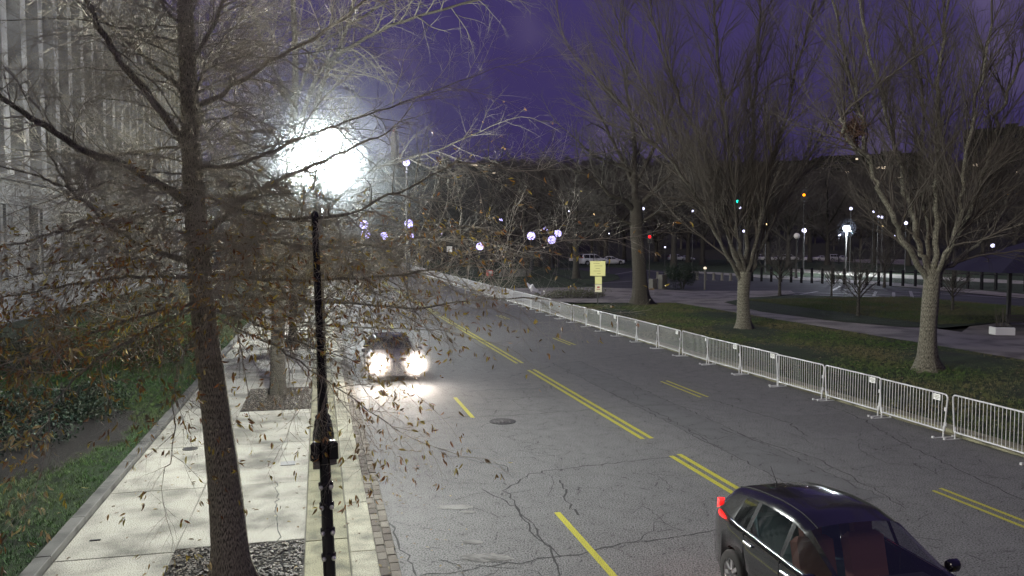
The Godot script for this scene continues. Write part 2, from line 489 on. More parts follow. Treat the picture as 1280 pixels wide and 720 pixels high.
func ground_and_road() -> void:
	setting("ground", strip(-3000, 3000, 400, -5000, -0.03).mesh(), M.ground, "dark ground reaching to the horizon beyond the avenue")
	var road := setting("road", strip(0.3, 15.7, 30, -700, 0.0).mesh(), M.asphalt, "worn grey asphalt avenue with cracks and yellow lane lines")
	# painted lines: a broken line each side, a double line in the middle, a double broken line on the far side
	for z in [-10.75, -22.0, -34.2, -46.4, -58.6, -70.8, -83.0]:
		put("lane_marking", strip(4.04, 4.155, z, z - 3.05, 0.005).mesh(), M.yellow_paint, road)
	for q in [[-3.0, -8.4], [-9.3, -16.95], [-18.6, -29.9], [-31.7, -53.9], [-55.0, -75.0], [-76.0, -110.0]]:
		put("lane_marking", strip(7.66, 7.78, q[0], q[1], 0.005).mesh(), M.yellow_paint, road)
		put("lane_marking", strip(7.90, 8.02, q[0], q[1] - 0.1, 0.005).mesh(), M.yellow_paint, road)
	for z in [-10.3, -23.3, -36.9, -50.5, -64.0]:
		put("lane_marking", strip(11.55, 11.64, z, z - 3.05, 0.005).mesh(), M.yellow_paint, road)
		put("lane_marking", strip(11.80, 11.89, z, z - 3.15, 0.005).mesh(), M.yellow_paint, road)
	var lines := [
		[Vector3(7.92, 0.00, -16.90), Vector3(5.75, 0.00, -16.59), Vector3(4.58, 0.00, -16.42), Vector3(4.10, 0.00, -16.10), Vector3(3.87, 0.00, -15.69), Vector3(3.53, 0.00, -15.39), Vector3(3.44, 0.00, -14.59), Vector3(3.47, 0.00, -13.71), Vector3(3.40, 0.00, -12.95), Vector3(3.50, 0.00, -12.33), Vector3(3.55, 0.00, -11.83)],
		[Vector3(2.80, 0.00, -18.11), Vector3(3.72, 0.00, -17.20), Vector3(3.93, 0.00, -16.96), Vector3(3.83, 0.00, -16.53)], [Vector3(4.73, 0.00, -15.72), Vector3(4.57, 0.00, -14.82), Vector3(4.43, 0.00, -14.36), Vector3(4.42, 0.00, -13.57)],
		[Vector3(1.31, 0.00, -11.53), Vector3(1.96, 0.00, -11.61), Vector3(2.50, 0.00, -11.69), Vector3(3.24, 0.00, -11.77), Vector3(3.86, 0.00, -11.83), Vector3(4.49, 0.00, -12.05), Vector3(5.73, 0.00, -12.20), Vector3(6.62, 0.00, -12.38)],
		[Vector3(3.04, 0.00, -15.56), Vector3(3.42, 0.00, -14.45), Vector3(3.51, 0.00, -13.32), Vector3(3.49, 0.00, -12.01), Vector3(3.34, 0.00, -11.10)],
		[Vector3(10.15, 0.00, -19.27), Vector3(10.46, 0.00, -17.44), Vector3(10.80, 0.00, -15.86), Vector3(10.55, 0.00, -13.78), Vector3(10.32, 0.00, -12.58)],
		[Vector3(1.37, 0.00, -20.88), Vector3(3.43, 0.00, -22.18), Vector3(4.94, 0.00, -22.03), Vector3(6.67, 0.00, -22.18), Vector3(8.74, 0.00, -22.52), Vector3(10.75, 0.00, -22.42)], [Vector3(6.80, 0.00, -28.71), Vector3(9.36, 0.00, -31.16), Vector3(12.70, 0.00, -32.77), Vector3(15.84, 0.00, -33.92)],
		[Vector3(14.77, 0.00, -22.38), Vector3(14.56, 0.00, -19.76), Vector3(13.55, 0.00, -16.31), Vector3(12.83, 0.00, -12.46)], [Vector3(9.09, 0.00, -24.86), Vector3(9.34, 0.00, -20.99), Vector3(9.15, 0.00, -17.36)],
		[Vector3(0.81, 0.00, -16.09), Vector3(1.09, 0.00, -14.54), Vector3(1.24, 0.00, -12.55), Vector3(1.32, 0.00, -11.58)], [Vector3(11.74, 0.00, -22.83), Vector3(12.25, 0.00, -19.26), Vector3(11.87, 0.00, -17.95)], [Vector3(4.99, 0.00, -32.19), Vector3(8.33, 0.00, -35.14), Vector3(11.99, 0.00, -37.26)],
	]
	for k in lines.size():
		put("crack", ribbon(lines[k], 0.022, k + 1).mesh(), M.crack, road)
	var joint := MB.new()
	for k in 90:                                               # fine crazing along the wheel tracks
		var a := Vector3(rng.randf_range(1.6, 14.8), 0, -rng.randf_range(9, 45))
		var b := a + Vector3(rng.randfn(0, 0.5), 0, rng.randfn(0, 0.8))
		var m := ribbon([a, b, b + Vector3(rng.randfn(0, 0.5), 0, rng.randfn(0, 0.6))], 0.010, 100 + k)
		var s := joint.v.size()
		joint.v.append_array(m.v); joint.n.append_array(m.n)
		for i in m.ix:
			joint.ix.push_back(i + s)
	tag(put("fine_cracks", joint.mesh(), M.crack, road), "", "", "", "stuff")
	put("patch", strip(9.1, 10.35, -13.2, -31.5, 0.0035).mesh(), M.asphalt_new, road)
	put("patch", strip(2.2, 3.3, -33.0, -39.0, 0.0035).mesh(), M.asphalt_new, road)
	put("patch", strip(4.9, 7.2, -24.5, -26.1, 0.0035).mesh(), M.asphalt_old, road)
	put("patch", strip(12.3, 14.4, -18.0, -20.2, 0.0035).mesh(), M.asphalt_old, road)
	for q in [[9.1, -13.2, 9.1, -31.5], [10.35, -13.2, 10.35, -31.5], [9.1, -13.2, 10.35, -13.2], [4.9, -26.1, 7.2, -26.1], [4.9, -24.5, 7.2, -24.5]]:
		put("crack", ribbon([Vector3(q[0], 0.002, q[1]), Vector3(q[2], 0.002, q[3])], 0.016, 200 + int(q[1] * 10)).mesh(), M.crack, road)
	put("patch", blob(Vector3(2.46, 0.00, -12.02), 0.46, 0.19, 3, 0.006, 0.3).mesh(), M.patch, road)
	put("patch", blob(Vector3(2.36, 0.00, -14.51), 0.36, 0.15, 5, 0.006, 0.2).mesh(), M.patch, road)
	put("patch", blob(Vector3(2.35, 0.00, -12.71), 0.2, 0.1, 7, 0.006, 0.2).mesh(), M.patch, road)
	put("patch", blob(Vector3(2.55, 0.00, -14.19), 0.16, 0.08, 9, 0.006, 0.2).mesh(), M.patch, road)
	var cover := MB.new()
	cover.lathe(Vector3(0, 0, 0), [[0.36, 0.0], [0.36, 0.012], [0.335, 0.014], [0.33, 0.006], [0.31, 0.006], [0.305, 0.012], [0.02, 0.012], [0.0, 0.012]], 28)
	for k in 5:
		cover.box(Vector3(-0.2 + 0.1 * k, 0.016, 0), Vector3(0.03, 0.01, 0.4), Basis.IDENTITY, 0.003)
	var mh := put("manhole_cover", cover.mesh(), M.dark_iron)
	mh.position = Vector3(4.79, 0.00, -21.33)
	tag(mh, "round dark iron manhole cover in the near traffic lane", "manhole cover")


func join(into: MB, m: MB) -> void:
	var s := into.v.size()
	into.v.append_array(m.v); into.n.append_array(m.n); into.c.append_array(m.c)
	for i in m.ix:
		into.ix.push_back(i + s)


func left_pavement() -> void:
	var under := MB.new()
	under.box(Vector3(-1.7, 0.03, -90), Vector3(4.9, 0.14, 240))
	var walk := setting("pavement", under.mesh(), M.mortar, "pale concrete pavement of large slabs beside the avenue")
	var pits := [[-13.15, -9.6], [-27.4, -23.7], [-41.5, -38.0]]
	# slabs in two columns, planting-strip panels and kerb stones, each a few mm apart
	var z := 14.0
	var row := 0
	while z > -96.0:
		var z1 := z - 3.38
		for col in [[-3.86, -2.20], [-2.19, -0.27]]:
			var parts := [[z, z1]]
			if col[0] > -2.5:
				for p in pits:
					parts = cut(parts, p)
			for s in parts:
				if s[0] - s[1] > 0.15:
					slab(walk, "slab", col[0], col[1], s[0] - 0.006, s[1] + 0.006, 0.12 + rng.randf_range(-0.004, 0.004), M["slab%d" % [0, 0, 1, 0, 2, 1][rng.randi() % 6]])
		slab(walk, "strip_panel", -0.255, 0.395, z - 0.006, z1 + 0.006, 0.118 + rng.randf_range(-0.003, 0.003), M["strip%d" % (rng.randi() % 3)])
		z = z1
		row += 1
	var kerb := setting("kerb", strip(0.39, 0.80, 14, -96, 0.02).mesh(), M.mortar, "pale stone kerb along the left side of the avenue")
	z = 14.0
	while z > -96.0:
		slab(kerb, "kerb_stone", 0.41, 0.80, z - 0.006, z - 2.4 + 0.006, 0.13, M["kerb%d" % (rng.randi() % 3)])
		z -= 2.4
	var gutter := setting("gutter", strip(0.80, 1.12, 14, -96, 0.008).mesh(), M.mortar, "gutter paved with small bricks between the kerb and the asphalt")
	var bricks := []
	for k in 3:
		var b := MB.new()
		b.box(Vector3(0, 0.009, 0), Vector3(0.138, 0.022, 0.29), Basis.IDENTITY, 0.008)
		bricks.append(b.mesh())
	z = -9.6
	var rest := MB.new()
	var made := 0
	while z > -75.0:
		for col in 2:
			var at := Vector3(0.885 + 0.15 * col + rng.randf_range(-0.008, 0.008), 0.008 + rng.randf_range(0.0, 0.012), z + rng.randf_range(-0.01, 0.01) + 0.15 * col)
			var tb := Basis(Vector3.UP, rng.randf_range(-0.05, 0.05))
			if made < 296:
				put("brick", bricks[made % 3], M["brick%d" % (rng.randi() % 3)], gutter, Transform3D(tb, at))
				made += 1
			else:
				rest.box(at + Vector3(0, 0.009, 0), Vector3(0.138, 0.022, 0.29), tb, 0.008)
		z -= 0.31
	tag(put("bricks", rest.mesh(), M.brick0, gutter), "", "", "", "stuff")
	# low kerb between pavement and lawn
	var edge := setting("lawn_edging", strip(-4.12, -3.87, 14, -96, 0.1).mesh(), M.mortar, "low stone edging between the pavement and the lawn")
	z = 14.0
	while z > -96.0:
		slab(edge, "edging_stone", -4.10, -3.88, z - 0.005, z - 1.8 + 0.005, 0.22 + rng.randf_range(-0.006, 0.006), M.old_kerb)
		z -= 1.8
	for p in pits:
		var s := MB.new()                                       # heaped earth
		var nx := 10; var nz := 16
		var hgt := func(i, j): return 0.10 + 0.05 * sin(PI * i / nx) * sin(PI * j / nz) + 0.018 * sin(i * 2.7 + j * 1.9) * sin(j * 3.1)
		for i in nx:
			for j in nz:
				var x0 := lerpf(-2.2, -0.26, float(i) / nx); var x1 := lerpf(-2.2, -0.26, float(i + 1) / nx)
				var z0 := lerpf(p[1], p[0], float(j) / nz); var z2 := lerpf(p[1], p[0], float(j + 1) / nz)
				s.quad(Vector3(x0, hgt.call(i, j), z0), Vector3(x0, hgt.call(i, j + 1), z2), Vector3(x1, hgt.call(i + 1, j + 1), z2), Vector3(x1, hgt.call(i + 1, j), z0))
		put("tree_pit", s.mesh(), M.soil, walk)
		var chip := MB.new(); chip.box(Vector3.ZERO, Vector3(0.075, 0.018, 0.03))
		scatter("mulch", chip.mesh(), M.leaf, 3000, Rect2(-2.17, p[0] + 0.03, 1.88, p[1] - p[0] - 0.06), 0.128, [Color(0.05, 0.04, 0.03), Color(0.12, 0.10, 0.08), Color(0.22, 0.19, 0.155), Color(0.08, 0.065, 0.05)], 0.62, "brown bark chips in the tree pit %s" % ["of the nearest street oak", "of the second street oak", "of the third street tree"][pits.find(p)], 0.04)
	put("crack", ribbon([Vector3(-0.86, 0.12, -16.61), Vector3(-0.78, 0.12, -14.60), Vector3(-0.69, 0.12, -13.56), Vector3(-0.64, 0.12, -12.93)], 0.012, 60).mesh(), M.crack, walk, Transform3D(Basis.IDENTITY, Vector3(0, 0.004, 0)))
	put("crack", ribbon([Vector3(-0.75, 0.12, -13.96), Vector3(-0.98, 0.12, -13.55)], 0.006, 61).mesh(), M.crack, walk, Transform3D(Basis.IDENTITY, Vector3(0, 0.004, 0)))
	var lawn := MB.new()
	var hx := func(x, zz): return 0.14 + 0.02 * sin(x * 0.5 + zz * 0.21) + 0.015 * sin(x * 1.3 - zz * 0.7)
	for i in 14:
		for j in 60:
			var x0 := -4.1 - i * 1.0; var z0 := 10.0 - j * 2.0
			lawn.quad(Vector3(x0 - 1, hx.call(x0 - 1, z0), z0), Vector3(x0, hx.call(x0, z0), z0), Vector3(x0, hx.call(x0, z0 - 2), z0 - 2), Vector3(x0 - 1, hx.call(x0 - 1, z0 - 2), z0 - 2))
	setting("lawn", lawn.mesh(), M.lawn, "short green lawn left of the pavement")
	setting("mulch_bed", mound(Vector3(-6.74, 0.20, -21.49), 2.4, 4.4, 31).mesh(), M.bark_mulch, "dark mulch bed on the lawn under the shrubs")
	var v := MB.new()
	v.lathe(Vector3.ZERO, [[0.17, 0.0], [0.17, 0.012], [0.155, 0.014], [0.15, 0.008], [0.0, 0.008]], 20)
	var o := put("valve_cover", v.mesh(), M.dark_iron)
	o.position = Vector3(-2.91, 0.12, -19.63)
	tag(o, "small round dark valve cover set in the pale pavement", "valve cover")
	var st := MB.new()
	st.box(Vector3.ZERO, Vector3(0.16, 0.01, 0.05), Basis.IDENTITY, 0.002)
	var o2 := put("iron_plate", st.mesh(), M.dark_iron)
	o2.position = Vector3(-3.49, 0.13, -13.84)
	tag(o2, "tiny dark iron plate set in the pavement near the lawn edging", "plate")
	var wp := MB.new()
	wp.box(Vector3.ZERO, Vector3(0.3, 0.012, 0.3), Basis.IDENTITY, 0.003)
	var o3 := put("access_plate", wp.mesh(), M.white_paint)
	o3.position = Vector3(-0.69, 0.13, -17.82)
	tag(o3, "small pale square access plate in the pavement beside the lamp post", "plate")


func cut(parts: Array, p: Array) -> Array:                     # takes the tree pit p = [far, near] out of the z spans
	var out := []
	for s in parts:
		if p[1] <= s[1] or p[0] >= s[0]:
			out.append(s)
			continue
		if s[0] > p[1]:
			out.append([s[0], p[1]])
		if p[0] > s[1]:
			out.append([p[0], s[1]])
	return out


func slab(parent: Node, called: String, x0: float, x1: float, z0: float, z1: float, top: float, m: Material) -> void:
	var b := MB.new()
	b.box(Vector3((x0 + x1) / 2, top - 0.08, (z0 + z1) / 2), Vector3(x1 - x0, 0.16, absf(z0 - z1)), Basis.IDENTITY, 0.012)
	put(called, b.mesh(), m, parent)


func sheet(called: String, pts: Array, y: float, m: Material, label: String) -> MeshInstance3D:
	var b := MB.new()
	b.poly(PackedVector2Array(pts), y)
	return setting(called, b.mesh(), m, label)


func right_side() -> void:
	var kerb := setting("kerb", strip(15.32, 15.78, 14, -150, 0.02).mesh(), M.mortar, "yellowish stone kerb along the right side of the avenue behind the barriers")
	var z := 2.0
	while z > -150.0:
		slab(kerb, "kerb_stone", 15.34, 15.77, z - 0.006, z - 2.6 + 0.006, 0.17, M["strip%d" % (rng.randi() % 3)])
		z -= 2.6
	var lawn := MB.new()
	for i in 6:
		for j in 40:
			var x0 := 15.78 + i * 1.98; var z0 := 0.0 - j * 1.5
			var h := func(x, zz): return 0.12 + (0.06 * sin(x * 0.9 + zz * 0.31) + 0.04 * sin(x * 0.4 - zz * 0.6)) * clampf((x - 15.8) * 0.5, 0, 1) * clampf((27.6 - x) * 0.5, 0, 1)
			lawn.quad(Vector3(x0, h.call(x0, z0), z0), Vector3(x0 + 1.98, h.call(x0 + 1.98, z0), z0), Vector3(x0 + 1.98, h.call(x0 + 1.98, z0 - 1.5), z0 - 1.5), Vector3(x0, h.call(x0, z0 - 1.5), z0 - 1.5))
	setting("lawn", lawn.mesh(), M.lawn, "grass strip between the barriers and the right-hand footpath")
	sheet("ground_cover", [Vector2(15.78, -60), Vector2(300, -60), Vector2(300, -500), Vector2(15.78, -500)], 0.02, M.lawn, "dim park grass under the trees on the far right")
	sheet("footpath", [Vector2(27.66, 10), Vector2(33.2, 10), Vector2(33.2, -50), Vector2(32.2, -57), Vector2(33, -61), Vector2(44, -69), Vector2(46, -73), Vector2(36, -75), Vector2(29, -84), Vector2(20, -84), Vector2(15.8, -86), Vector2(15.8, -66), Vector2(20, -62), Vector2(27.66, -60)], 0.13, M.far_walk, "grey concrete footpath right of the grass strip")
	sheet("footpath", [Vector2(33.2, -4), Vector2(60, -4), Vector2(60, -42), Vector2(42.5, -41.5), Vector2(36, -39), Vector2(33.2, -36.5)], 0.126, M.far_walk, "concrete paving at the right around the white planter")
	sheet("lawn", [Vector2(31.56, -59.54), Vector2(36.34, -64.26), Vector2(42.93, -66.60), Vector2(49.48, -59.08), Vector2(52.03, -49.71), Vector2(43.89, -41.90), Vector2(39.40, -40.36), Vector2(33.81, -38.45), Vector2(31.94, -39.33), Vector2(30.44, -42.98), Vector2(29.62, -50.72)], 0.15, M.lawn, "kidney-shaped lawn island with young trees beyond the footpath")
	sheet("road", [Vector2(45.51, -151.73), Vector2(58.33, -159.92), Vector2(59.97, -125.70), Vector2(59.68, -100.28), Vector2(63.09, -81.83), Vector2(57.80, -48.34), Vector2(51.71, -49.40), Vector2(49.14, -58.67), Vector2(42.60, -66.10), Vector2(36.08, -63.79), Vector2(36.92, -70.45), Vector2(30.77, -75.17), Vector2(30.25, -89.61), Vector2(36.85, -127.39)], 0.06, M.asphalt_dark, "dark side road beyond the lawn island")
	sheet("pavement", [Vector2(62.59, -137.82), Vector2(65.66, -110.33), Vector2(68.35, -88.67), Vector2(62.43, -52.23), Vector2(57.80, -48.34), Vector2(63.09, -81.83), Vector2(59.68, -100.28), Vector2(59.15, -123.97)], 0.12, M.far_walk, "pale pavement on the far side of the side road")
	sheet("path", [Vector2(201.07, -312.54), Vector2(158.62, -156.24), Vector2(141.97, -119.01), Vector2(117.11, -98.14), Vector2(124.96, -123.04), Vector2(140.73, -218.70)], 0.05, M.slab1, "pale path through the floodlit park")
	sheet("path", [Vector2(88.51, -141.54), Vector2(88.69, -115.11), Vector2(88.71, -86.08), Vector2(81.75, -79.31), Vector2(78.12, -101.37), Vector2(78.39, -125.34)], 0.05, M.slab1, "pale path behind the black fence")
	# hatched parking bay on the side road: every painted bar a piece
	var bay := setting("parking_bay", strip(0, 0.02, 0, -0.02, 0.02).mesh(), M.white_paint, "white painted hatching on the side road")
	var bars := [[Vector2(978, 369), Vector2(1150, 374)], [Vector2(985, 366), Vector2(1145, 370.5)], [Vector2(1000, 362.5), Vector2(1150, 366)], [Vector2(1150, 365.5), Vector2(1280, 371)]]
	for q in [[Vector3(42.33, 0.00, -68.55), Vector3(48.95, 0.00, -63.45)], [Vector3(44.95, 0.00, -71.81), Vector3(53.64, 0.00, -64.07)], [Vector3(52.17, 0.00, -75.13), Vector3(57.60, 0.00, -68.81)], [Vector3(56.84, 0.00, -68.99), Vector3(59.39, 0.00, -58.80)]]:
		bar_mark(bay, q[0], q[1], 0.35)
	for q in [[Vector3(56.94, 0.00, -80.56), Vector3(50.84, 0.00, -73.22)], [Vector3(57.79, 0.00, -78.63), Vector3(52.45, 0.00, -72.12)], [Vector3(54.28, 0.00, -70.98), Vector3(49.12, 0.00, -64.55)], [Vector3(55.07, 0.00, -69.41), Vector3(50.14, 0.00, -63.17)], [Vector3(58.11, 0.00, -70.78), Vector3(50.31, 0.00, -60.95)], [Vector3(48.59, 0.00, -72.33), Vector3(43.94, 0.00, -68.17)]]:
		bar_mark(bay, q[0], q[1], 0.28)
	for q in [[Vector3(30.21, 0.00, -91.52), Vector3(38.95, 0.00, -97.87)], [Vector3(59.09, 0.00, -148.51), Vector3(54.15, 0.00, -116.29)], [Vector3(42.27, 0.00, -115.87), Vector3(56.92, 0.00, -139.16)]]:
		bar_mark(bay, q[0], q[1], 0.3)
	sheet("lawn", [Vector2(27.90, -110.48), Vector2(37.88, -130.93), Vector2(30.25, -89.61), Vector2(39.13, -102.60), Vector2(44.80, -118.51), Vector2(44.98, -133.25), Vector2(47.01, -146.29), Vector2(35.66, -144.20)], 0.1, M.lawn, "small lawn corner with a curved kerb near the yellow sign")


func bar_mark(parent: Node, a: Vector3, b: Vector3, w: float) -> void:
	var s := Vector3(-(b - a).z, 0, (b - a).x).normalized() * w * 0.5
	var m := MB.new()
	var up := Vector3(0, 0.066, 0)
	m.quad(a - s + up, a + s + up, b + s + up, b - s + up)
	put("painted_bar", m.mesh(), M.white_paint, parent)


func stone_building() -> void:
	# pale stone office building on the left: rusticated base with windows, pairs of tall columns, cornice, balustrade
	var t := thing("stone_building", Vector3(-18, 0, 0), 0, "long pale stone government building with tall piers and dark windows behind the left trees", "building")
	var z_near := 6.0; var z_far := -126.0
	var mid := (z_near + z_far) / 2; var len := z_near - z_far
	var w := MB.new()
	w.box(Vector3(-9, 17.0, mid), Vector3(16.0, 34.0, len))           # the body, its face 1 m back
	put("wall", w.mesh(), M.stone1, t)
	var pl := MB.new()
	pl.box(Vector3(-0.5, 0.7, mid), Vector3(1.3, 1.4, len), Basis.IDENTITY, 0.06)
	put("plinth", pl.mesh(), M.stone2, t)
	var bay := 6.6
	var nb := int(len / bay)
	# base course blocks between the windows, three bands to a bay
	var blocks := []
	for k in 2:
		var b := MB.new()
		b.box(Vector3.ZERO, Vector3(1.0, 1.42, [3.9, 3.9][k]), Basis.IDENTITY, 0.0)
		blocks.append(b.mesh())
	var band := MB.new()
	band.box(Vector3.ZERO, Vector3(1.0, 1.4, bay - 0.03))
	var bandm := band.mesh()
	var win := MB.new()
	for s in [[-0.62, 0.0], [0.62, 0.0], [0.0, 0.0]]:
		win.box(Vector3(0, 0, s[0]), Vector3(0.07, 2.7, 0.07))
	for y in [-1.35, -0.45, 0.45, 1.35]:
		win.box(Vector3(0.01, y, 0), Vector3(0.07, 0.07, 1.3))
	var winm := win.mesh()
	var up := MB.new()
	for s in [-0.85, -0.28, 0.28, 0.85]:
		up.box(Vector3(0, 0, s), Vector3(0.08, 4.6, 0.08))
	for y in [-2.3, -1.2, -0.1, 1.0, 2.3]:
		up.box(Vector3(0.01, y, 0), Vector3(0.08, 0.08, 1.78))
	var upm := up.mesh()
	var pane := MB.new(); pane.box(Vector3.ZERO, Vector3(0.03, 2.62, 1.2)); var panem := pane.mesh()
	var pane2 := MB.new(); pane2.box(Vector3.ZERO, Vector3(0.03, 4.5, 1.66)); var pane2m := pane2.mesh()
	var col := MB.new()
	col.box(Vector3(0, 9.55, 0), Vector3(1.0, 19.1, 0.95), Basis.IDENTITY, 0.05)
	col.box(Vector3(0.03, 0.25, 0), Vector3(1.2, 0.5, 1.15), Basis.IDENTITY, 0.08)
	col.box(Vector3(0.03, 18.7, 0), Vector3(1.14, 0.3, 1.1), Basis.IDENTITY, 0.06)
	col.box(Vector3(0.03, 19.35, 0), Vector3(1.3, 0.5, 1.25), Basis.IDENTITY, 0.08)
	var colm := col.mesh()
	var sill := MB.new(); sill.box(Vector3.ZERO, Vector3(0.35, 0.22, 2.1)); var sillm := sill.mesh()
	for k in nb:
		var zc := -59.3 + bay * 10 - bay * k
		if zc > z_near - 2 or zc < z_far + 2:
			continue
		var sh: float = [0, 1, 0, 2][k % 4]
		put("stone_band", bandm, M["stone%d" % [0, 1, 2][k % 3]], t, Transform3D(Basis.IDENTITY, Vector3(-0.45, 2.12, zc)))
		for q in [[3.56], [5.0], [6.44]]:
			put("stone_block", blocks[0], M["stone%d" % (rng.randi() % 3)], t, Transform3D(Basis.IDENTITY, Vector3(-0.46, q[0], zc + bay / 2)))
		put("stone_band", bandm, M["stone%d" % (rng.randi() % 3)], t, Transform3D(Basis.IDENTITY, Vector3(-0.45, 7.87, zc)))
		for s in [-1.1, 1.1]:
			var jm := MB.new(); jm.box(Vector3.ZERO, Vector3(0.8, 4.24, 0.42))
			put("jamb", jm.mesh(), M.stone0, t, Transform3D(Basis.IDENTITY, Vector3(-0.5, 5.0, zc + s * 0.98)))
		var f := put("window", winm, M.stone2, t, Transform3D(Basis.IDENTITY, Vector3(-0.72, 5.4, zc)))
		put("pane", panem, M.window_dark, f, Transform3D(Basis.IDENTITY, Vector3(-0.06, 0, 0)))
		for h in 2:
			var zz := zc + 3.3 * h
			for y in [11.6, 17.6, 23.6]:
				var f2 := put("window", upm, M.stone2, t, Transform3D(Basis.IDENTITY, Vector3(-0.85, y, zz)))
				put("pane", pane2m, M.window_dark, f2, Transform3D(Basis.IDENTITY, Vector3(-0.09, 0, 0)))
				put("sill", sillm, M.pale_stone1, t, Transform3D(Basis.IDENTITY, Vector3(-0.75, y - 2.45, zz)))
			put("pier", colm, M["pale_stone%d" % h], t, Transform3D(Basis.IDENTITY, Vector3(-0.35, 8.85, zz + 1.65)))
	var cb := MB.new()
	cb.box(Vector3(-0.3, 8.75, mid), Vector3(1.5, 0.3, len), Basis.IDENTITY, 0.08)
	put("belt_course", cb.mesh(), M.stone1, t)
	var en := MB.new()
	en.box(Vector3(-0.45, 29.6, mid), Vector3(1.5, 2.3, len))
	put("entablature", en.mesh(), M.stone0, t)
	var co := MB.new()
	co.box(Vector3(0.1, 31.0, mid), Vector3(2.8, 0.5, len + 1), Basis.IDENTITY, 0.15)
	co.box(Vector3(0.1, 31.4, mid), Vector3(3.2, 0.3, len + 1.4), Basis.IDENTITY, 0.1)
	put("cornice", co.mesh(), M.stone1, t)
	var ba := MB.new()
	ba.box(Vector3(-0.4, 31.8, mid), Vector3(0.7, 0.5, len))
	ba.box(Vector3(-0.4, 33.4, mid), Vector3(0.8, 0.35, len))
	for k in nb * 9:
		ba.lathe(Vector3(-0.4, 32.05, z_near - 0.4 - k * 0.72), [[0.11, 0], [0.2, 0.35], [0.1, 0.85], [0.15, 1.18]], 6)
	put("balustrade", ba.mesh(), M.stone0, t)


const AHEAD := Vector3(0.2306, 0, -0.9731)
const ASIDE := Vector3(0.9731, 0, 0.2306)


func hill_at(p: Vector3) -> float:
	var d := p.dot(AHEAD)
	return clampf(d - 250.0, -5.0, 700.0) * 0.12 - 0.2


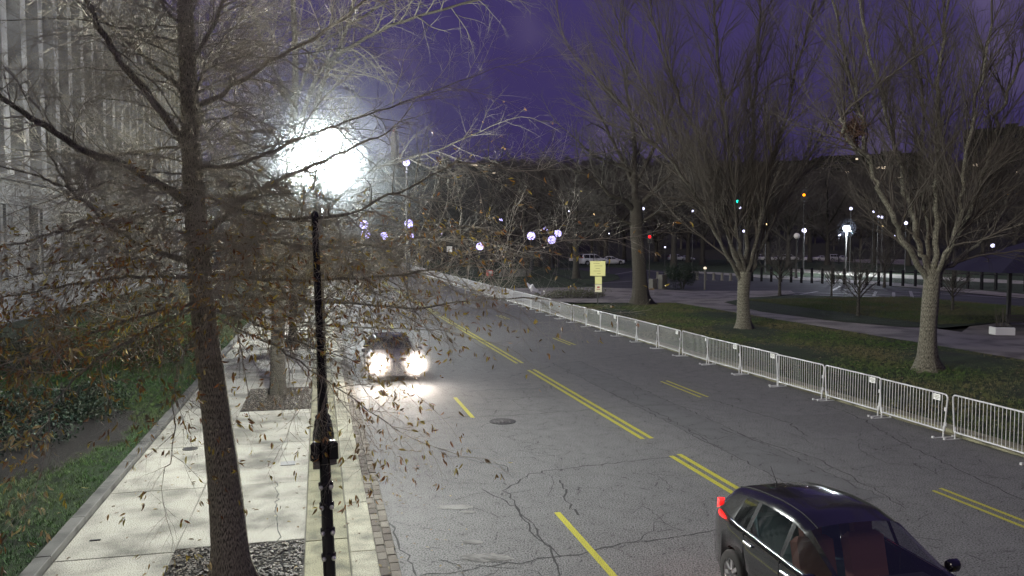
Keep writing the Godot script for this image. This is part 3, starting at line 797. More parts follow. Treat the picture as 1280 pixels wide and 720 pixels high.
func far_town() -> void:
	# obelisk far beyond the end of the avenue
	var o := MB.new()
	var s := [[-1, -1], [1, -1], [1, 1], [-1, 1]]
	for k in 4:
		var a = s[k]; var c = s[(k + 1) % 4]
		var lo0 := Vector3(a[0] * 8.4, 0, a[1] * 8.4); var lo1 := Vector3(c[0] * 8.4, 0, c[1] * 8.4)
		var hi0 := Vector3(a[0] * 5.25, 152, a[1] * 5.25); var hi1 := Vector3(c[0] * 5.25, 152, c[1] * 5.25)
		o.quad(lo1, lo0, hi0, hi1)
		o.tri(hi1, hi0, Vector3(0, 169, 0))
	var hill := MB.new()
	var ds := [245.0, 330.0, 450.0, 600.0, 780.0, 950.0, 1150.0, 1800.0, 4200.0]
	var ls := []
	for k in 41:
		ls.append(-2000.0 + 100.0 * k)
	for i in ds.size() - 1:
		for j in 40:
			var q := []
			for u in [[ds[i], ls[j]], [ds[i], ls[j + 1]], [ds[i + 1], ls[j + 1]], [ds[i + 1], ls[j]]]:
				var p: Vector3 = AHEAD * u[0] + ASIDE * u[1]
				q.append(Vector3(p.x, hill_at(p), p.z))
			hill.quad(q[0], q[1], q[2], q[3])
	setting("hill", hill.mesh(), M.ground, "dark wooded hillside rising beyond the park")
	var top := Vector3(158.55, 87.31, -1737.19)
	var ob := put("obelisk", o.mesh(), M.floodlit_marble)
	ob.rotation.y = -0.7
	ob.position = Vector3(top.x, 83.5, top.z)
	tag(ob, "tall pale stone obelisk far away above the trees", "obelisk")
	var ap := MB.new(); ap.box(Vector3.ZERO, Vector3(1.2, 1.2, 0.6)); 
	put("aircraft_light", ap.mesh(), M.signal_red_lit, ob, Transform3D(Basis.IDENTITY, Vector3(0, 158, 4.8)))
	# dark blocks with a few lit windows on the far right
	var specs := [
		[Vector3(406.34, 4.80, -541.82), 70.0, 26.0, 40.0, [[Vector3(401.17, 60.42, -523.49), 9.0, 1.6, "window_lit"], [Vector3(393.86, 69.20, -525.70), 2.0, 1.2, "window_lit"], [Vector3(384.71, 67.44, -527.77), 1.6, 1.2, "window_lit"], [Vector3(413.63, 52.80, -520.11), 5.5, 0.8, "window_lit"], [Vector3(387.44, 56.90, -526.55), 2.0, 1.0, "window_lit"], [Vector3(378.32, 58.07, -528.77), 4.0, 1.2, "window_lit"]], "wide dark office block with a strip of lit windows in its upper floor"],
		[Vector3(419.18, 4.80, -435.86), 36.0, 44.0, 30.0, [[Vector3(404.27, 62.41, -425.09), 2.2, 1.0, "window_lit"], [Vector3(394.57, 54.04, -426.92), 2.6, 1.6, "window_lit"], [Vector3(393.90, 38.78, -426.24), 2.4, 1.0, "window_lit"], [Vector3(403.95, 36.32, -423.72), 1.6, 1.0, "window_lit"], [Vector3(416.40, 34.35, -420.66), 6.5, 2.6, "window_amber_lit"], [Vector3(413.55, 36.32, -421.45), 2.0, 1.0, "window_amber_lit"], [Vector3(393.72, 24.00, -425.46), 3.0, 1.2, "window_lit"], [Vector3(419.93, 48.13, -420.59), 2.2, 1.6, "window_lit"], [Vector3(404.32, 65.86, -425.27), 1.4, 1.4, "signal_red_lit"]], "tall dark block with a bright amber window and scattered lit ones"],
		[Vector3(402.01, 4.80, -625.18), 80.0, 20.0, 40.0, [[Vector3(378.45, 62.55, -611.32), 3.4, 1.0, "window_lit"], [Vector3(430.23, 65.20, -599.20), 4.6, 1.2, "window_lit"], [Vector3(413.38, 62.55, -603.05), 2.0, 1.0, "window_lit"]], "low dark block behind the trees with three dim lit windows"],
		[Vector3(68.92, 4.80, -415.93), 50.0, 21.0, 30.0, [[Vector3(75.45, 43.86, -399.05), 3.4, 1.0, "window_lit"], [Vector3(85.40, 39.91, -396.47), 2.6, 0.6, "window_lit"], [Vector3(71.37, 24.92, -398.96), 1.0, 1.4, "window_lit"], [Vector3(78.30, 25.32, -397.34), 0.8, 3.0, "window_lit"], [Vector3(66.45, 30.44, -400.44), 0.9, 0.9, "window_lit"], [Vector3(67.45, 18.21, -399.52), 0.9, 1.4, "window_lit"], [Vector3(69.37, 18.21, -399.07), 0.9, 1.4, "window_lit"], [Vector3(71.30, 18.61, -398.63), 0.9, 1.4, "window_lit"], [Vector3(73.22, 18.61, -398.18), 0.9, 1.4, "window_lit"], [Vector3(75.53, 18.61, -397.63), 0.9, 1.4, "window_lit"]], "dark block with a row of five small lit windows beyond the left trees"],
		[Vector3(284.21, 4.80, -714.84), 110.0, 12.0, 40.0, [[Vector3(248.36, 48.15, -703.09), 1.6, 1.2, "window_lit"], [Vector3(346.19, 45.26, -679.76), 2.2, 1.4, "window_lit"], [Vector3(318.76, 47.43, -686.38), 1.2, 1.2, "window_lit"]], "long low dark block far behind the trunks in the middle"],
	]
	for q in specs:
		var at: Vector3 = q[0]
		var base := hill_at(at) - 1.0
		var t := thing("office_block", Vector3(at.x, base, at.z), atan2(-at.x, -at.z), q[5], "building", "far buildings at night")
		var w := MB.new()
		w.box(Vector3(0, q[2] / 2, 0), Vector3(q[1], q[2], q[3]))
		put("wall", w.mesh(), M.ground, t)
		var rf := MB.new()
		rf.box(Vector3(0, q[2] + 0.6, 0), Vector3(q[1] + 0.6, 1.2, q[3] + 0.6))
		rf.box(Vector3(q[1] * 0.2, q[2] + 3.0, -2), Vector3(q[1] * 0.2, 3.6, 8))
		put("roof", rf.mesh(), M.ground, t)
		var dark := MB.new()
		for i in int(q[1] / 4.0) - 1:
			for j in int(q[2] / 3.6) - 1:
				dark.box(Vector3(-q[1] / 2 + 4.0 + i * 4.0, 3.4 + j * 3.6, q[3] / 2), Vector3(1.9, 1.8, 0.12))
		tag(put("dark_windows", dark.mesh(), M.window_dark, t), "", "", "", "stuff")
		for u in q[4]:
			var m := MB.new()
			m.box(Vector3.ZERO, Vector3(u[1], u[2], 0.3))
			var lp: Vector3 = t.transform.affine_inverse() * (u[0] as Vector3)
			lp.z = q[3] / 2 + 0.15
			put("lit_window", m.mesh(), M[u[3]], t, Transform3D(Basis.IDENTITY, lp))


func omni(called: String, at: Vector3, energy: float, col: Color, size: float, parent: Node) -> void:
	var l := OmniLight3D.new()
	l.name = called
	l.light_energy = energy; l.light_color = col; l.light_size = size
	l.omni_range = 120.0; l.omni_attenuation = 2.0; l.shadow_enabled = true
	l.position = at
	parent.add_child(l, true)


func make_lamp(at: Vector3, label: String, energy: float, lean := 0.0) -> Node3D:
	var t := thing("street_lamp", at, 0, label, "street lamp", "black globe lamps along the left kerb")
	t.rotation.z = lean
	var b := MB.new()
	b.lathe(Vector3.ZERO, [[0.3, 0.0], [0.3, 0.1], [0.25, 0.16], [0.24, 0.2], [0.23, 0.55], [0.18, 0.85], [0.155, 0.9], [0.17, 0.94], [0.12, 1.0]], 32, Basis.IDENTITY, 0.08, 16)
	put("base", b.mesh(), M.black_paint, t)
	var s := MB.new()
	var prof := []
	for k in 13:
		prof.append([lerpf(0.118, 0.085, k / 12.0), 0.98 + 4.95 * k / 12.0])
	s.lathe(Vector3.ZERO, prof, 32, Basis.IDENTITY, 0.10, 8)
	put("shaft", s.mesh(), M.black_paint, t)
	var cp := MB.new()
	cp.lathe(Vector3.ZERO, [[0.085, 5.88], [0.12, 5.92], [0.09, 5.98], [0.14, 6.04], [0.18, 6.1], [0.15, 6.15]], 20)
	put("capital", cp.mesh(), M.black_paint, t)
	var g := MB.new()
	var pr := []
	for k in 15:
		var a := -PI / 2 + PI * k / 14.0
		pr.append([maxf(0.001, cos(a) * 0.235), 6.36 + sin(a) * 0.24])
	g.lathe(Vector3.ZERO, pr, 24)
	put("lamp_globe", g.mesh(), M.lamp_white, t)
	var fn := MB.new()
	fn.lathe(Vector3.ZERO, [[0.07, 6.59], [0.05, 6.63], [0.02, 6.68], [0.03, 6.72], [0.0, 6.78]], 12)
	put("finial", fn.mesh(), M.black_paint, t)
	omni("globe_light", Vector3(0, 6.36, 0), energy, Color(0.97, 0.985, 0.96), 0.22, t)
	return t


func globe_lamp(at: Vector3, h: float, r: float, label: String, energy: float, group: String, m := "lamp_violet") -> Node3D:
	var t := thing("globe_lamp", Vector3(at.x, hill_at(at) if at.dot(AHEAD) > 252.0 else 0.0, at.z), 0, label, "street lamp", group)
	var hh := h - t.position.y
	var p := MB.new()
	p.lathe(Vector3.ZERO, [[r * 0.55, 0.0], [r * 0.5, 0.5], [r * 0.32, 0.8], [r * 0.26, hh - r * 1.3], [r * 0.5, hh - r * 1.05], [r * 0.4, hh - r * 0.85]], 10)
	put("post", p.mesh(), M.dark_iron, t)
	var g := MB.new()
	var pr := []
	for k in 9:
		var a := -PI / 2 + PI * k / 8.0
		pr.append([maxf(0.001, cos(a) * r), hh + sin(a) * r])
	g.lathe(Vector3.ZERO, pr, 14)
	put("lamp_globe", g.mesh(), M[m], t)
	if energy > 0:
		omni("globe_light", Vector3(0, hh - r - 0.4, 0), energy, Color(0.88, 0.88, 1.0), 0.2, t)
	return t


func halo(at: Vector3, shells: Array, col: Color, label: String, flat := 1.0) -> void:   # added fog shells that imitate lamp glare, thinner outwards
	for q in shells:
		var fv := FogVolume.new()
		fv.name = numbered("glare_shell")
		fv.shape = RenderingServer.FOG_VOLUME_SHAPE_ELLIPSOID
		fv.size = Vector3(2, 2 * flat, 2) * (q[0] as float)
		fv.position = at
		var fm := FogMaterial.new()
		fm.albedo = col; fm.density = q[1]
		fv.material = fm
		add_child(fv)
		tag(fv, label, "", "", "stuff")


func lamps() -> void:
	var t := make_lamp(Vector3(0.06, 0.12, -18.0), "black fluted lamp post with a dazzling white globe at the left kerb", LAMP, 0.012)
	# a nearer black pole with straps and two small boxes on top
	t = thing("strap_pole", Vector3(0.10, 0.12, -10.5), 0, "black pole with strapped clamps and two small boxes, before the lamp post", "pole")
	t.rotation.z = 0.028
	t.scale = Vector3(0.9, 1.0, 0.9)
	var sh := MB.new()
	sh.lathe(Vector3.ZERO, [[0.2, 0.0], [0.2, 0.06], [0.12, 0.12], [0.092, 0.2], [0.080, 1.9], [0.058, 2.3], [0.046, 5.0], [0.055, 5.02], [0.045, 5.07], [0.0, 5.1]], 28, Basis.IDENTITY, 0.06, 10)
	put("shaft", sh.mesh(), M.black_paint, t)
	for y in [0.70, 1.03, 1.36, 1.62]:
		var c := MB.new()
		c.lathe(Vector3(0, y, 0), [[0.083, -0.035], [0.104, -0.03], [0.104, 0.03], [0.083, 0.035]], 24)
		var o := put("strap", c.mesh(), M.black_paint, t)
		var lug := MB.new()
		lug.box(Vector3(0, y + 0.01, 0.11), Vector3(0.05, 0.11, 0.05), Basis.IDENTITY, 0.01)
		put("clamp_lug", lug.mesh(), M.black_paint, o)
		for s in [-1, 1]:
			var sc := MB.new()
			sc.lathe(Vector3(s * 0.066, y - 0.01, 0.092), [[0.0, 0.04], [0.024, 0.036], [0.032, 0.0], [0.024, -0.02]], 10, Basis(Vector3.RIGHT, 1.2))
			put("screw", sc.mesh(), M.bright_screw, o)
	for s in [-1, 1]:
		var bx := MB.new()
		bx.box(Vector3(s * 0.115, 2.08, 0.02), Vector3(0.12, 0.23, 0.15), Basis(Vector3.UP, s * 0.2), 0.03)
		var o := put("control_box", bx.mesh(), M.black_paint, t)
		var dr := MB.new()
		dr.box(Vector3(s * 0.108, 1.92 + 0.02 * s, 0.02), Vector3(0.09, 0.1, 0.12), Basis(Vector3.UP, s * 0.2), 0.02)
		put("grey_cover", dr.mesh(), M.grey_box, o)
	var zs := [-44.0, -70.0, -96.0, -122.0]
	var lab := ["lit globe lamp post behind the first one, beside the second street tree", "third lit globe lamp post in the row along the left kerb", "fourth lit globe lamp post, far down the left kerb", "fifth lit globe lamp post, last seen of the row at the left kerb"]
	for k in zs.size():
		make_lamp(Vector3(0.05, 0.12, zs[k]), lab[k], LAMP * 1.0)
	halo(Vector3(0.0, 6.48, -18.0), [[0.55, 0.16], [0.82, 0.11], [1.1, 0.03], [1.7, 0.006], [2.6, 0.002], [4.2, 0.0007]], Color(0.92, 0.96, 1.0), "added bright glare around the dazzling globe of the nearest lamp")
	var g := "white globe lamps at the end of the avenue"
	for q in [[Vector3(38.08, 6.27, -145.44), 0.75, "globe lamp left of a close pair, above the barriers beyond the yellow sign"], [Vector3(45.97, 5.61, -158.97), 0.85, "bigger and lower globe lamp of the close pair beyond the yellow sign"], [Vector3(48.03, 6.94, -161.64), 0.72, "slimmer and higher globe lamp of the close pair beyond the yellow sign"],
			[Vector3(56.94, 8.71, -202.85), 0.55, "small globe lamp just above the close pair of globe lamps"], [Vector3(26.97, 4.39, -137.67), 0.65, "globe lamp standing alone right of the white square sign"], [Vector3(6.01, 7.38, -111.93), 0.6, "globe lamp at the kerb end, upper of the two next to the glare"],
			[Vector3(7.05, 6.27, -127.06), 0.7, "globe lamp with a bluish glow, lower of the two next to the glare"], [Vector3(10.97, 6.17, -141.56), 0.65, "globe lamp between two others at the far end of the avenue"], [Vector3(12.97, 7.74, -120.59), 0.66, "upper of two globe lamps one above the other under the obelisk"],
			[Vector3(16.33, 6.12, -150.58), 0.75, "lower of two globe lamps one above the other under the obelisk"], [Vector3(7.43, 11.79, -70.67), 0.3, "tall lamp post with a small bright globe just under the obelisk"], [Vector3(50.11, 11.55, -225.21), 0.55, "single small globe lamp among the twigs above the barriers"], [Vector3(35.53, 8.09, -238.77), 0.5, "faint small globe lamp left of the white square sign"]]:
		globe_lamp(q[0], q[0].y, q[1], q[2], 45.0, g)
	# floodlight and lamps of the park
	var f := thing("floodlight", Vector3(85.69, 0.00, -119.60), 0, "brilliant white floodlight on a pole in the park at the right", "floodlight")
	var at := Vector3(80.62, 7.31, -112.77)
	f.position = Vector3(at.x, 0, at.z)
	var p := MB.new()
	p.bar(Vector3.ZERO, Vector3(0, at.y - 0.5, 0), 0.14, 8, 0.09)
	put("pole", p.mesh(), M.dark_iron, f)
	var hd := MB.new()
	hd.box(Vector3(0, at.y - 0.45, 0), Vector3(1.3, 0.2, 0.7), Basis.IDENTITY, 0.06)
	put("bracket", hd.mesh(), M.dark_iron, f)
	var lp := MB.new()
	lp.lathe(Vector3(0, at.y, 0), [[0.0, -0.35], [0.4, -0.3], [0.55, 0.0], [0.4, 0.3], [0.0, 0.35]], 16)
	put("lamp_head", lp.mesh(), M.lamp_white, f)
	omni("flood_light", Vector3(0, at.y - 0.9, 0.8), 260.0, Color(0.93, 0.97, 1.0), 0.4, f)
	halo(at, [[0.7, 0.02], [1.5, 0.003]], Color(0.85, 0.88, 1.0), "added glare around the brilliant park floodlight")
	var g2 := "small lamps in the park"
	globe_lamp(Vector3(74.15, 6.93, -114.29), Vector3(74.15, 6.93, -114.29).y, 0.34, "small lit globe lamp left of the floodlight", 40.0, g2, "lamp_far")
	var un := globe_lamp(Vector3(63.91, 5.90, -100.19), Vector3(63.91, 5.90, -100.19).y, 0.42, "unlit globe lamp post in the park left of the floodlight", 0.0, g2, "sign_white")
	globe_lamp(Vector3(124.24, 7.15, -176.53), Vector3(124.24, 7.15, -176.53).y, 0.4, "dim lamp low beside the floodlight", 20.0, g2, "lamp_far")
	# far lamps on the hillside; one traffic signal of each colour
	var far := [[839,250,0.55], [865,264,0.5], [924,260,0.5], [929,289,0.6], [956,281,0.7], [831,309,0.4], [1062,235,0.6], [1062,261,0.7], [1087,249,0.7], [1096,271,0.65], [1101,271.5,0.65], [1090,265,0.5], [1102,282,0.5], [1131,279,0.8], [1160,283,0.5], [1240,307,0.9], [742,268,0.45], [711,264,0.4], [694,289,0.3], [761,292,0.3], [746,282,0.3], [793,285,0.3], [1117,295,0.4], [1210,258,0.4]]
	var say := ["white lamp above the left shoulder of the vase-shaped tree", "white lamp between two trunks, below and right of a bluish one", "pale lamp just under the green signal", "lamp low behind the stems of the vase-shaped tree", "warm white lamp right of the vase-shaped tree's stems", "low dim lamp beside the red signal", "lone lamp high above the floodlight", "lamp halfway between the floodlight and the hilltop lights", "lamp touching the left stem of the nearest right tree", "left lamp of a close pair right of the floodlight", "right lamp of a close pair right of the floodlight", "warm lamp above a close pair of lamps", "lamp under a close pair right of the floodlight", "broad white lamp behind the stems of the nearest right tree", "dim lamp between the stems of the nearest right tree", "broad low lamp at the far right edge above the path", "faint lamp left of the thick trunk in the middle", "faint lamp far left of the thick trunk in the middle", "faint lamp beside the close pair of globe lamps", "very faint low lamp left of the thick trunk", "very faint lamp above the white van", "very faint lamp touching the thick trunk", "faint low lamp left of the nearest right tree's fork", "faint lamp at the outer right stem of the nearest right tree"]
	for k in far.size():
		var q = far[k]
		var slope: float = (305.0 - q[1]) / 1020.0
		var d := 252.0 if slope < 0.015 else 26.8 / (0.12 - slope)
		if q[1] > 258:
			d = 148.0 - (k % 5) * 3.0
		var side: float = (q[0] - 640.0) / 1020.0
		var w := Vector3(0, 4.8, 0) + AHEAD * d + ASIDE * d * side
		w.y = 4.8 + (slope) * d
		globe_lamp(w, w.y, q[2] * d / 270.0 * (1.2 if d > 200.0 else 0.72), say[k], 0.0, "far lamps on the hillside", "lamp_far" if k % 4 else "lamp_warm")
	for q in [[Vector3(55.06, 10.51, -100.48), "signal_green_lit", "far traffic signal showing green"], [Vector3(42.66, 9.54, -103.36), "lamp_far", "far traffic signal showing a bluish white light"], [Vector3(43.46, 5.77, -102.97), "signal_red_lit", "far traffic signal showing red beside the thick trunk"], [Vector3(63.78, 11.37, -98.46), "signal_amber_lit", "far traffic signal showing amber left of the floodlight"]]:
		var w: Vector3 = q[0]
		var s := thing("traffic_signal", Vector3(w.x, 0, w.z), atan2(-w.x, -w.z), q[2], "traffic signal", "far traffic signals")
		var pm := MB.new()
		pm.bar(Vector3(0, 0, 0), Vector3(0, w.y + 0.9, 0), 0.08, 8, 0.06)
		put("pole", pm.mesh(), M.dark_iron, s)
		var hm := MB.new()
		hm.box(Vector3(0, w.y, 0.3), Vector3(0.6, 1.7, 0.4), Basis.IDENTITY, 0.05)
		put("housing", hm.mesh(), M.dark_iron, s)
		for k in 3:
			var ln := MB.new()
			ln.lathe(Vector3(0, w.y + 0.52 - 0.52 * k, 0.5), [[0.19 if k == 1 else 0.18, 0.0], [0.14, 0.06], [0.0, 0.08]], 12, Basis(Vector3.RIGHT, PI / 2))
			put("lens", ln.mesh(), M[q[1]] if k == 1 else M.dark_iron, s)


func barriers() -> void:
	# one crowd barrier: bent tube frame, 20 uprights, two flat feet, sometimes a white plate
	var t := thing("crowd_barrier", Vector3.ZERO, 0, "", "barrier", "white crowd barriers along the right kerb")
	var f := MB.new()
	var path := PackedVector3Array(); var rad := PackedFloat32Array()
	var cor := [[Vector2(-1.17, 0.2), PI, PI * 1.5], [Vector2(1.17, 0.2), PI * 1.5, TAU], [Vector2(1.17, 1.0), 0.0, PI / 2], [Vector2(-1.17, 1.0), PI / 2, PI]]
	for c in cor:
		for k in 5:
			var a := lerpf(c[1], c[2], k / 4.0)
			var p: Vector2 = c[0] + Vector2(cos(a), sin(a)) * (0.09 if c[0].y > 0.5 else 0.02)
			path.push_back(Vector3(0, p.y, p.x)); rad.push_back(0.021)
	path.push_back(path[0]); rad.push_back(0.021)
	f.tube(path, rad, 8)
	put("frame", f.mesh(), M.steel, t)
	var ub := MB.new()
	ub.bar(Vector3(0, 0.19, 0), Vector3(0, 1.09, 0), 0.0085, 5)
	var um := ub.mesh()
	for k in 20:
		put("upright", um, M.steel, t, Transform3D(Basis.IDENTITY, Vector3(0, 0, -1.14 + 2.28 * (k + 0.5) / 20.0)))
	var foot := MB.new()
	foot.bar(Vector3(0, 0.02, 0), Vector3(0, 0.3, 0), 0.021, 8)
	foot.box(Vector3(0, 0.012, 0), Vector3(0.62, 0.018, 0.06))
	foot.box(Vector3(0.29, 0.03, 0), Vector3(0.05, 0.05, 0.06)); foot.box(Vector3(-0.29, 0.03, 0), Vector3(0.05, 0.05, 0.06))
	var fm := foot.mesh()
	put("foot", fm, M.steel, t, Transform3D(Basis.IDENTITY, Vector3(0, 0, -1.16)))
	put("foot", fm, M.steel, t, Transform3D(Basis.IDENTITY, Vector3(0, 0, 1.16)))
	var hk := MB.new()
	hk.box(Vector3(0, 0.72, 1.21), Vector3(0.03, 0.1, 0.07), Basis.IDENTITY, 0.01)
	hk.box(Vector3(0, 0.35, 1.21), Vector3(0.03, 0.1, 0.07), Basis.IDENTITY, 0.01)
	put("hook", hk.mesh(), M.steel, t)
	var far := thing("crowd_barrier", Vector3.ZERO, 0, "", "barrier", "white crowd barriers along the right kerb")
	var fb := MB.new()
	fb.tube(path, rad, 4)
	for k in 20:
		fb.bar(Vector3(0, 0.19, -1.14 + 2.28 * (k + 0.5) / 20.0), Vector3(0, 1.09, -1.14 + 2.28 * (k + 0.5) / 20.0), 0.009, 3)
	for s in [-1.16, 1.16]:
		fb.box(Vector3(0, 0.012, s), Vector3(0.62, 0.02, 0.06)); fb.bar(Vector3(0, 0.02, s), Vector3(0, 0.3, s), 0.02, 4)
	put("frame", fb.mesh(), M.steel, far)
	var pm := MB.new()
	pm.box(Vector3(-0.028, 0.985, 0.93), Vector3(0.012, 0.15, 0.24), Basis.IDENTITY, 0.003)
	var pl := pm.mesh()
	var sm := MB.new()
	sm.box(Vector3(-0.028, 0.985, 1.07), Vector3(0.012, 0.12, 0.09), Basis.IDENTITY, 0.003)
	var sl := sm.mesh()
	var st := MB.new()
	for k in 3:
		st.box(Vector3(-0.036, 1.02 - 0.035 * k, 0.93), Vector3(0.004, 0.012, [0.16, 0.19, 0.12][k]))
	var stm := st.mesh()
	var z := -14.35
	var n := 0
	while z > -172.0:
		var label := ""
		var plate := n < 14 and n % 5 != 3
		label = "white crowd barrier, %s from the near end of the row" % ordinal(n + 1) + (", with a white plate" if plate else "")
		var base := t if n < 26 else far
		var o: Node3D
		if n == 0 or n == 26:
			o = base
			o.set_meta("label", label)
		else:
			o = copy(base, Vector3.ZERO, 0, label)
		var bend := 0.0 if z > -70 else 0.0006 * pow(-z - 70, 1.7)
		o.position = Vector3(15.08 + bend + rng.randf_range(-0.06, 0.06), 0.0, z - 1.275 + rng.randf_range(-0.01, 0.01))
		o.rotation.y = rng.randf_range(-0.035, 0.035)
		o.rotation.z = rng.randf_range(-0.03, 0.03)
		pending.append([o, n, plate, pl, sl, stm])
		n += 1
		z -= 2.55
	for q in pending:
		if q[2]:
			if q[1] % 3:
				var pp := put("plate", q[3], M.plate, q[0])
				put("print", q[5], M.print_dark, pp)
			else:
				put("plate", q[4], M.plate, q[0])


func ordinal(k: int) -> String:
	var ones := ["", "first", "second", "third", "fourth", "fifth", "sixth", "seventh", "eighth", "ninth", "tenth", "eleventh", "twelfth", "thirteenth", "fourteenth", "fifteenth", "sixteenth", "seventeenth", "eighteenth", "nineteenth"]
	if k < 20:
		return ones[k]
	var tens := ["twent", "thirt", "fort", "fift", "sixt", "sevent"]
	return tens[k / 10 - 2] + ("ieth" if k % 10 == 0 else "y-" + ones[k % 10])


var pending := []
const LAMP := 260.0


func signs_and_furniture() -> void:
	# yellow notice with a long plate under it
	var s := thing("notice_sign", Vector3(21.14, 0.00, -60.26), -0.5, "bright yellow square notice with a narrow plate below on a dark post", "sign")
	var p := MB.new(); p.box(Vector3(0, 1.7, -0.04), Vector3(0.09, 3.4, 0.05)); put("post", p.mesh(), M.dark_iron, s)
	var a := MB.new(); a.box(Vector3(0.0, 2.9, 0.02), Vector3(1.2, 1.16, 0.03), Basis.IDENTITY, 0.01); var top := put("notice", a.mesh(), M.sign_yellow, s)
	var pr := MB.new()
	for k in 5:
		pr.box(Vector3([-0.1, 0.05, 0.0, -0.05, 0.1][k], 3.3 - 0.2 * k, 0.038), Vector3([0.5, 0.62, 0.34, 0.55, 0.28][k], 0.035, 0.004))
	put("print", pr.mesh(), M.print_faint, top)
	var b := MB.new(); b.box(Vector3(0.06, 1.98, 0.02), Vector3(0.54, 0.58, 0.03), Basis.IDENTITY, 0.01); put("plate", b.mesh(), M.sign_yellow, s)
	var b2 := MB.new(); b2.box(Vector3(0.06, 1.36, 0.02), Vector3(0.54, 0.6, 0.03), Basis.IDENTITY, 0.01); var lo := put("plate", b2.mesh(), M.sign_cream, s)
	var mk := MB.new(); mk.box(Vector3(0.06, 1.44, 0.038), Vector3(0.2, 0.12, 0.004)); mk.box(Vector3(0.06, 1.26, 0.038), Vector3(0.28, 0.04, 0.004)); put("print", mk.mesh(), M.red_paint, lo)
	var w := thing("square_sign", Vector3(23.19, 0.00, -147.15), -0.45, "small white square sign on a post behind the far barriers", "sign")
	var wp := MB.new(); wp.box(Vector3(0, 2.0, -0.05), Vector3(0.12, 4.4, 0.06)); put("post", wp.mesh(), M.dark_iron, w)
	var wa := MB.new(); wa.box(Vector3(0, 3.85, 0), Vector3(1.0, 1.05, 0.04), Basis.IDENTITY, 0.01); put("panel", wa.mesh(), M.sign_white, w)
	var wd := MB.new(); wd.box(Vector3(0, 3.85, 0.022), Vector3(0.18, 0.2, 0.006)); put("print", wd.mesh(), M.print_dark, w)
	var gsn := thing("grey_sign", Vector3(26.04, 0.00, -156.34), -0.3, "small grey sign on a thin post right of the white square sign", "sign")
	var gp := MB.new(); gp.box(Vector3(0, 2.0, -0.05), Vector3(0.1, 4.0, 0.06)); put("post", gp.mesh(), M.grey_box, gsn)
	var ga := MB.new(); ga.box(Vector3(0, 3.55, 0), Vector3(0.85, 1.0, 0.04), Basis.IDENTITY, 0.01); put("panel", ga.mesh(), M.grey_box, gsn)
	# things behind the barriers
	var wall := thing("low_wall", Vector3(28.01, 0.00, -116.18), 0.25, "low grey stone wall behind the far barriers", "wall")
	for k in 5:
		var q := MB.new(); q.box(Vector3(-2.0 + k * 1.0, 0.5, 0), Vector3(0.985, 1.0, 0.5), Basis.IDENTITY, 0.03)
		put("block", q.mesh(), M.grey_box, wall)
	var cp := MB.new(); cp.box(Vector3(0, 1.08, 0), Vector3(5.1, 0.15, 0.62), Basis.IDENTITY, 0.03); put("coping", cp.mesh(), M.grey_box, wall)
	var rb := thing("newspaper_box", Vector3(22.69, 0.00, -109.04), 0.2, "small red and white box standing behind the far barriers", "box")
	var r1 := MB.new(); r1.box(Vector3(0, 0.85, 0), Vector3(0.75, 0.8, 0.6), Basis.IDENTITY, 0.08); put("body", r1.mesh(), M.red_paint, rb)
	var r2 := MB.new(); r2.box(Vector3(0, 0.95, 0.31), Vector3(0.5, 0.35, 0.02)); put("panel", r2.mesh(), M.sign_white, rb)
	var r3 := MB.new(); r3.box(Vector3(0, 0.23, 0), Vector3(0.5, 0.45, 0.4), Basis.IDENTITY, 0.02); put("stand", r3.mesh(), M.dark_iron, rb)
	var cs := thing("cover_sheet", Vector3(18.86, 0.00, -70.58), 0.5, "crumpled white plastic sheet lying over the barriers left of the yellow sign", "sheet")
	var c := MB.new()
	var hs := func(i, j): return 1.0 + 0.35 * sin(i * 0.55 + 0.4) + 0.12 * sin(i * 1.7 + j * 1.3) - 0.05 * j - 0.03 * i
	for i in 10:
		for j in 5:
			var q := []
			for u in [[0, 0], [1, 0], [1, 1], [0, 1]]:
				q.append(Vector3(-0.9 + (i + u[0]) * 0.2, hs.call(i + u[0], j + u[1]) * (1.0 if j + u[1] < 5 else 0.6), -0.3 + (j + u[1]) * 0.14))
			c.quad(q[3], q[2], q[1], q[0])
	put("sheet", c.mesh(), M.plate, cs)
	for q in [[Vector3(34.24, 0.00, -80.15), 0.62, 1.15, "lower"], [Vector3(35.23, 0.00, -79.92), 0.72, 1.6, "taller"]]:
		var u := thing("utility_cabinet", q[0], 0.4, "%s of two grey utility cabinets right of the thick trunk" % q[3], "cabinet", "grey utility cabinets")
		var k1 := MB.new(); k1.box(Vector3(0, q[2] / 2, 0), Vector3(q[1], q[2], 0.6), Basis.IDENTITY, 0.04); put("body", k1.mesh(), M.grey_box, u)
		var k2 := MB.new(); k2.box(Vector3(0, q[2] / 2 + 0.05, 0.305), Vector3(q[1] * 0.8, q[2] * 0.75, 0.015)); var dr := put("door", k2.mesh(), M.grey_box, u)
		var k3 := MB.new(); k3.box(Vector3(q[1] * 0.28, q[2] / 2, 0.32), Vector3(0.04, 0.16, 0.02)); put("handle", k3.mesh(), M.dark_iron, dr)
	var pb := thing("path_light", Vector3(38.89, 0.00, -77.52), 0, "waist-high path light with a small bright cap beside the round bush", "path light")
	var b1 := MB.new(); b1.bar(Vector3.ZERO, Vector3(0, 2.2, 0), 0.11, 8, 0.09); put("post", b1.mesh(), M.grey_box, pb)
	var b3 := MB.new(); b3.lathe(Vector3(0, 2.2, 0), [[0.12, 0.0], [0.16, 0.08], [0.14, 0.2], [0.0, 0.26]], 12); put("lamp_cap", b3.mesh(), M.window_lit, pb)
	# white planter at the right edge
	var pt := thing("planter", Vector3(34.38, 0.00, -35.09), -0.35, "white rectangular concrete planter at the right edge of the footpath", "planter")
	var p1 := MB.new()
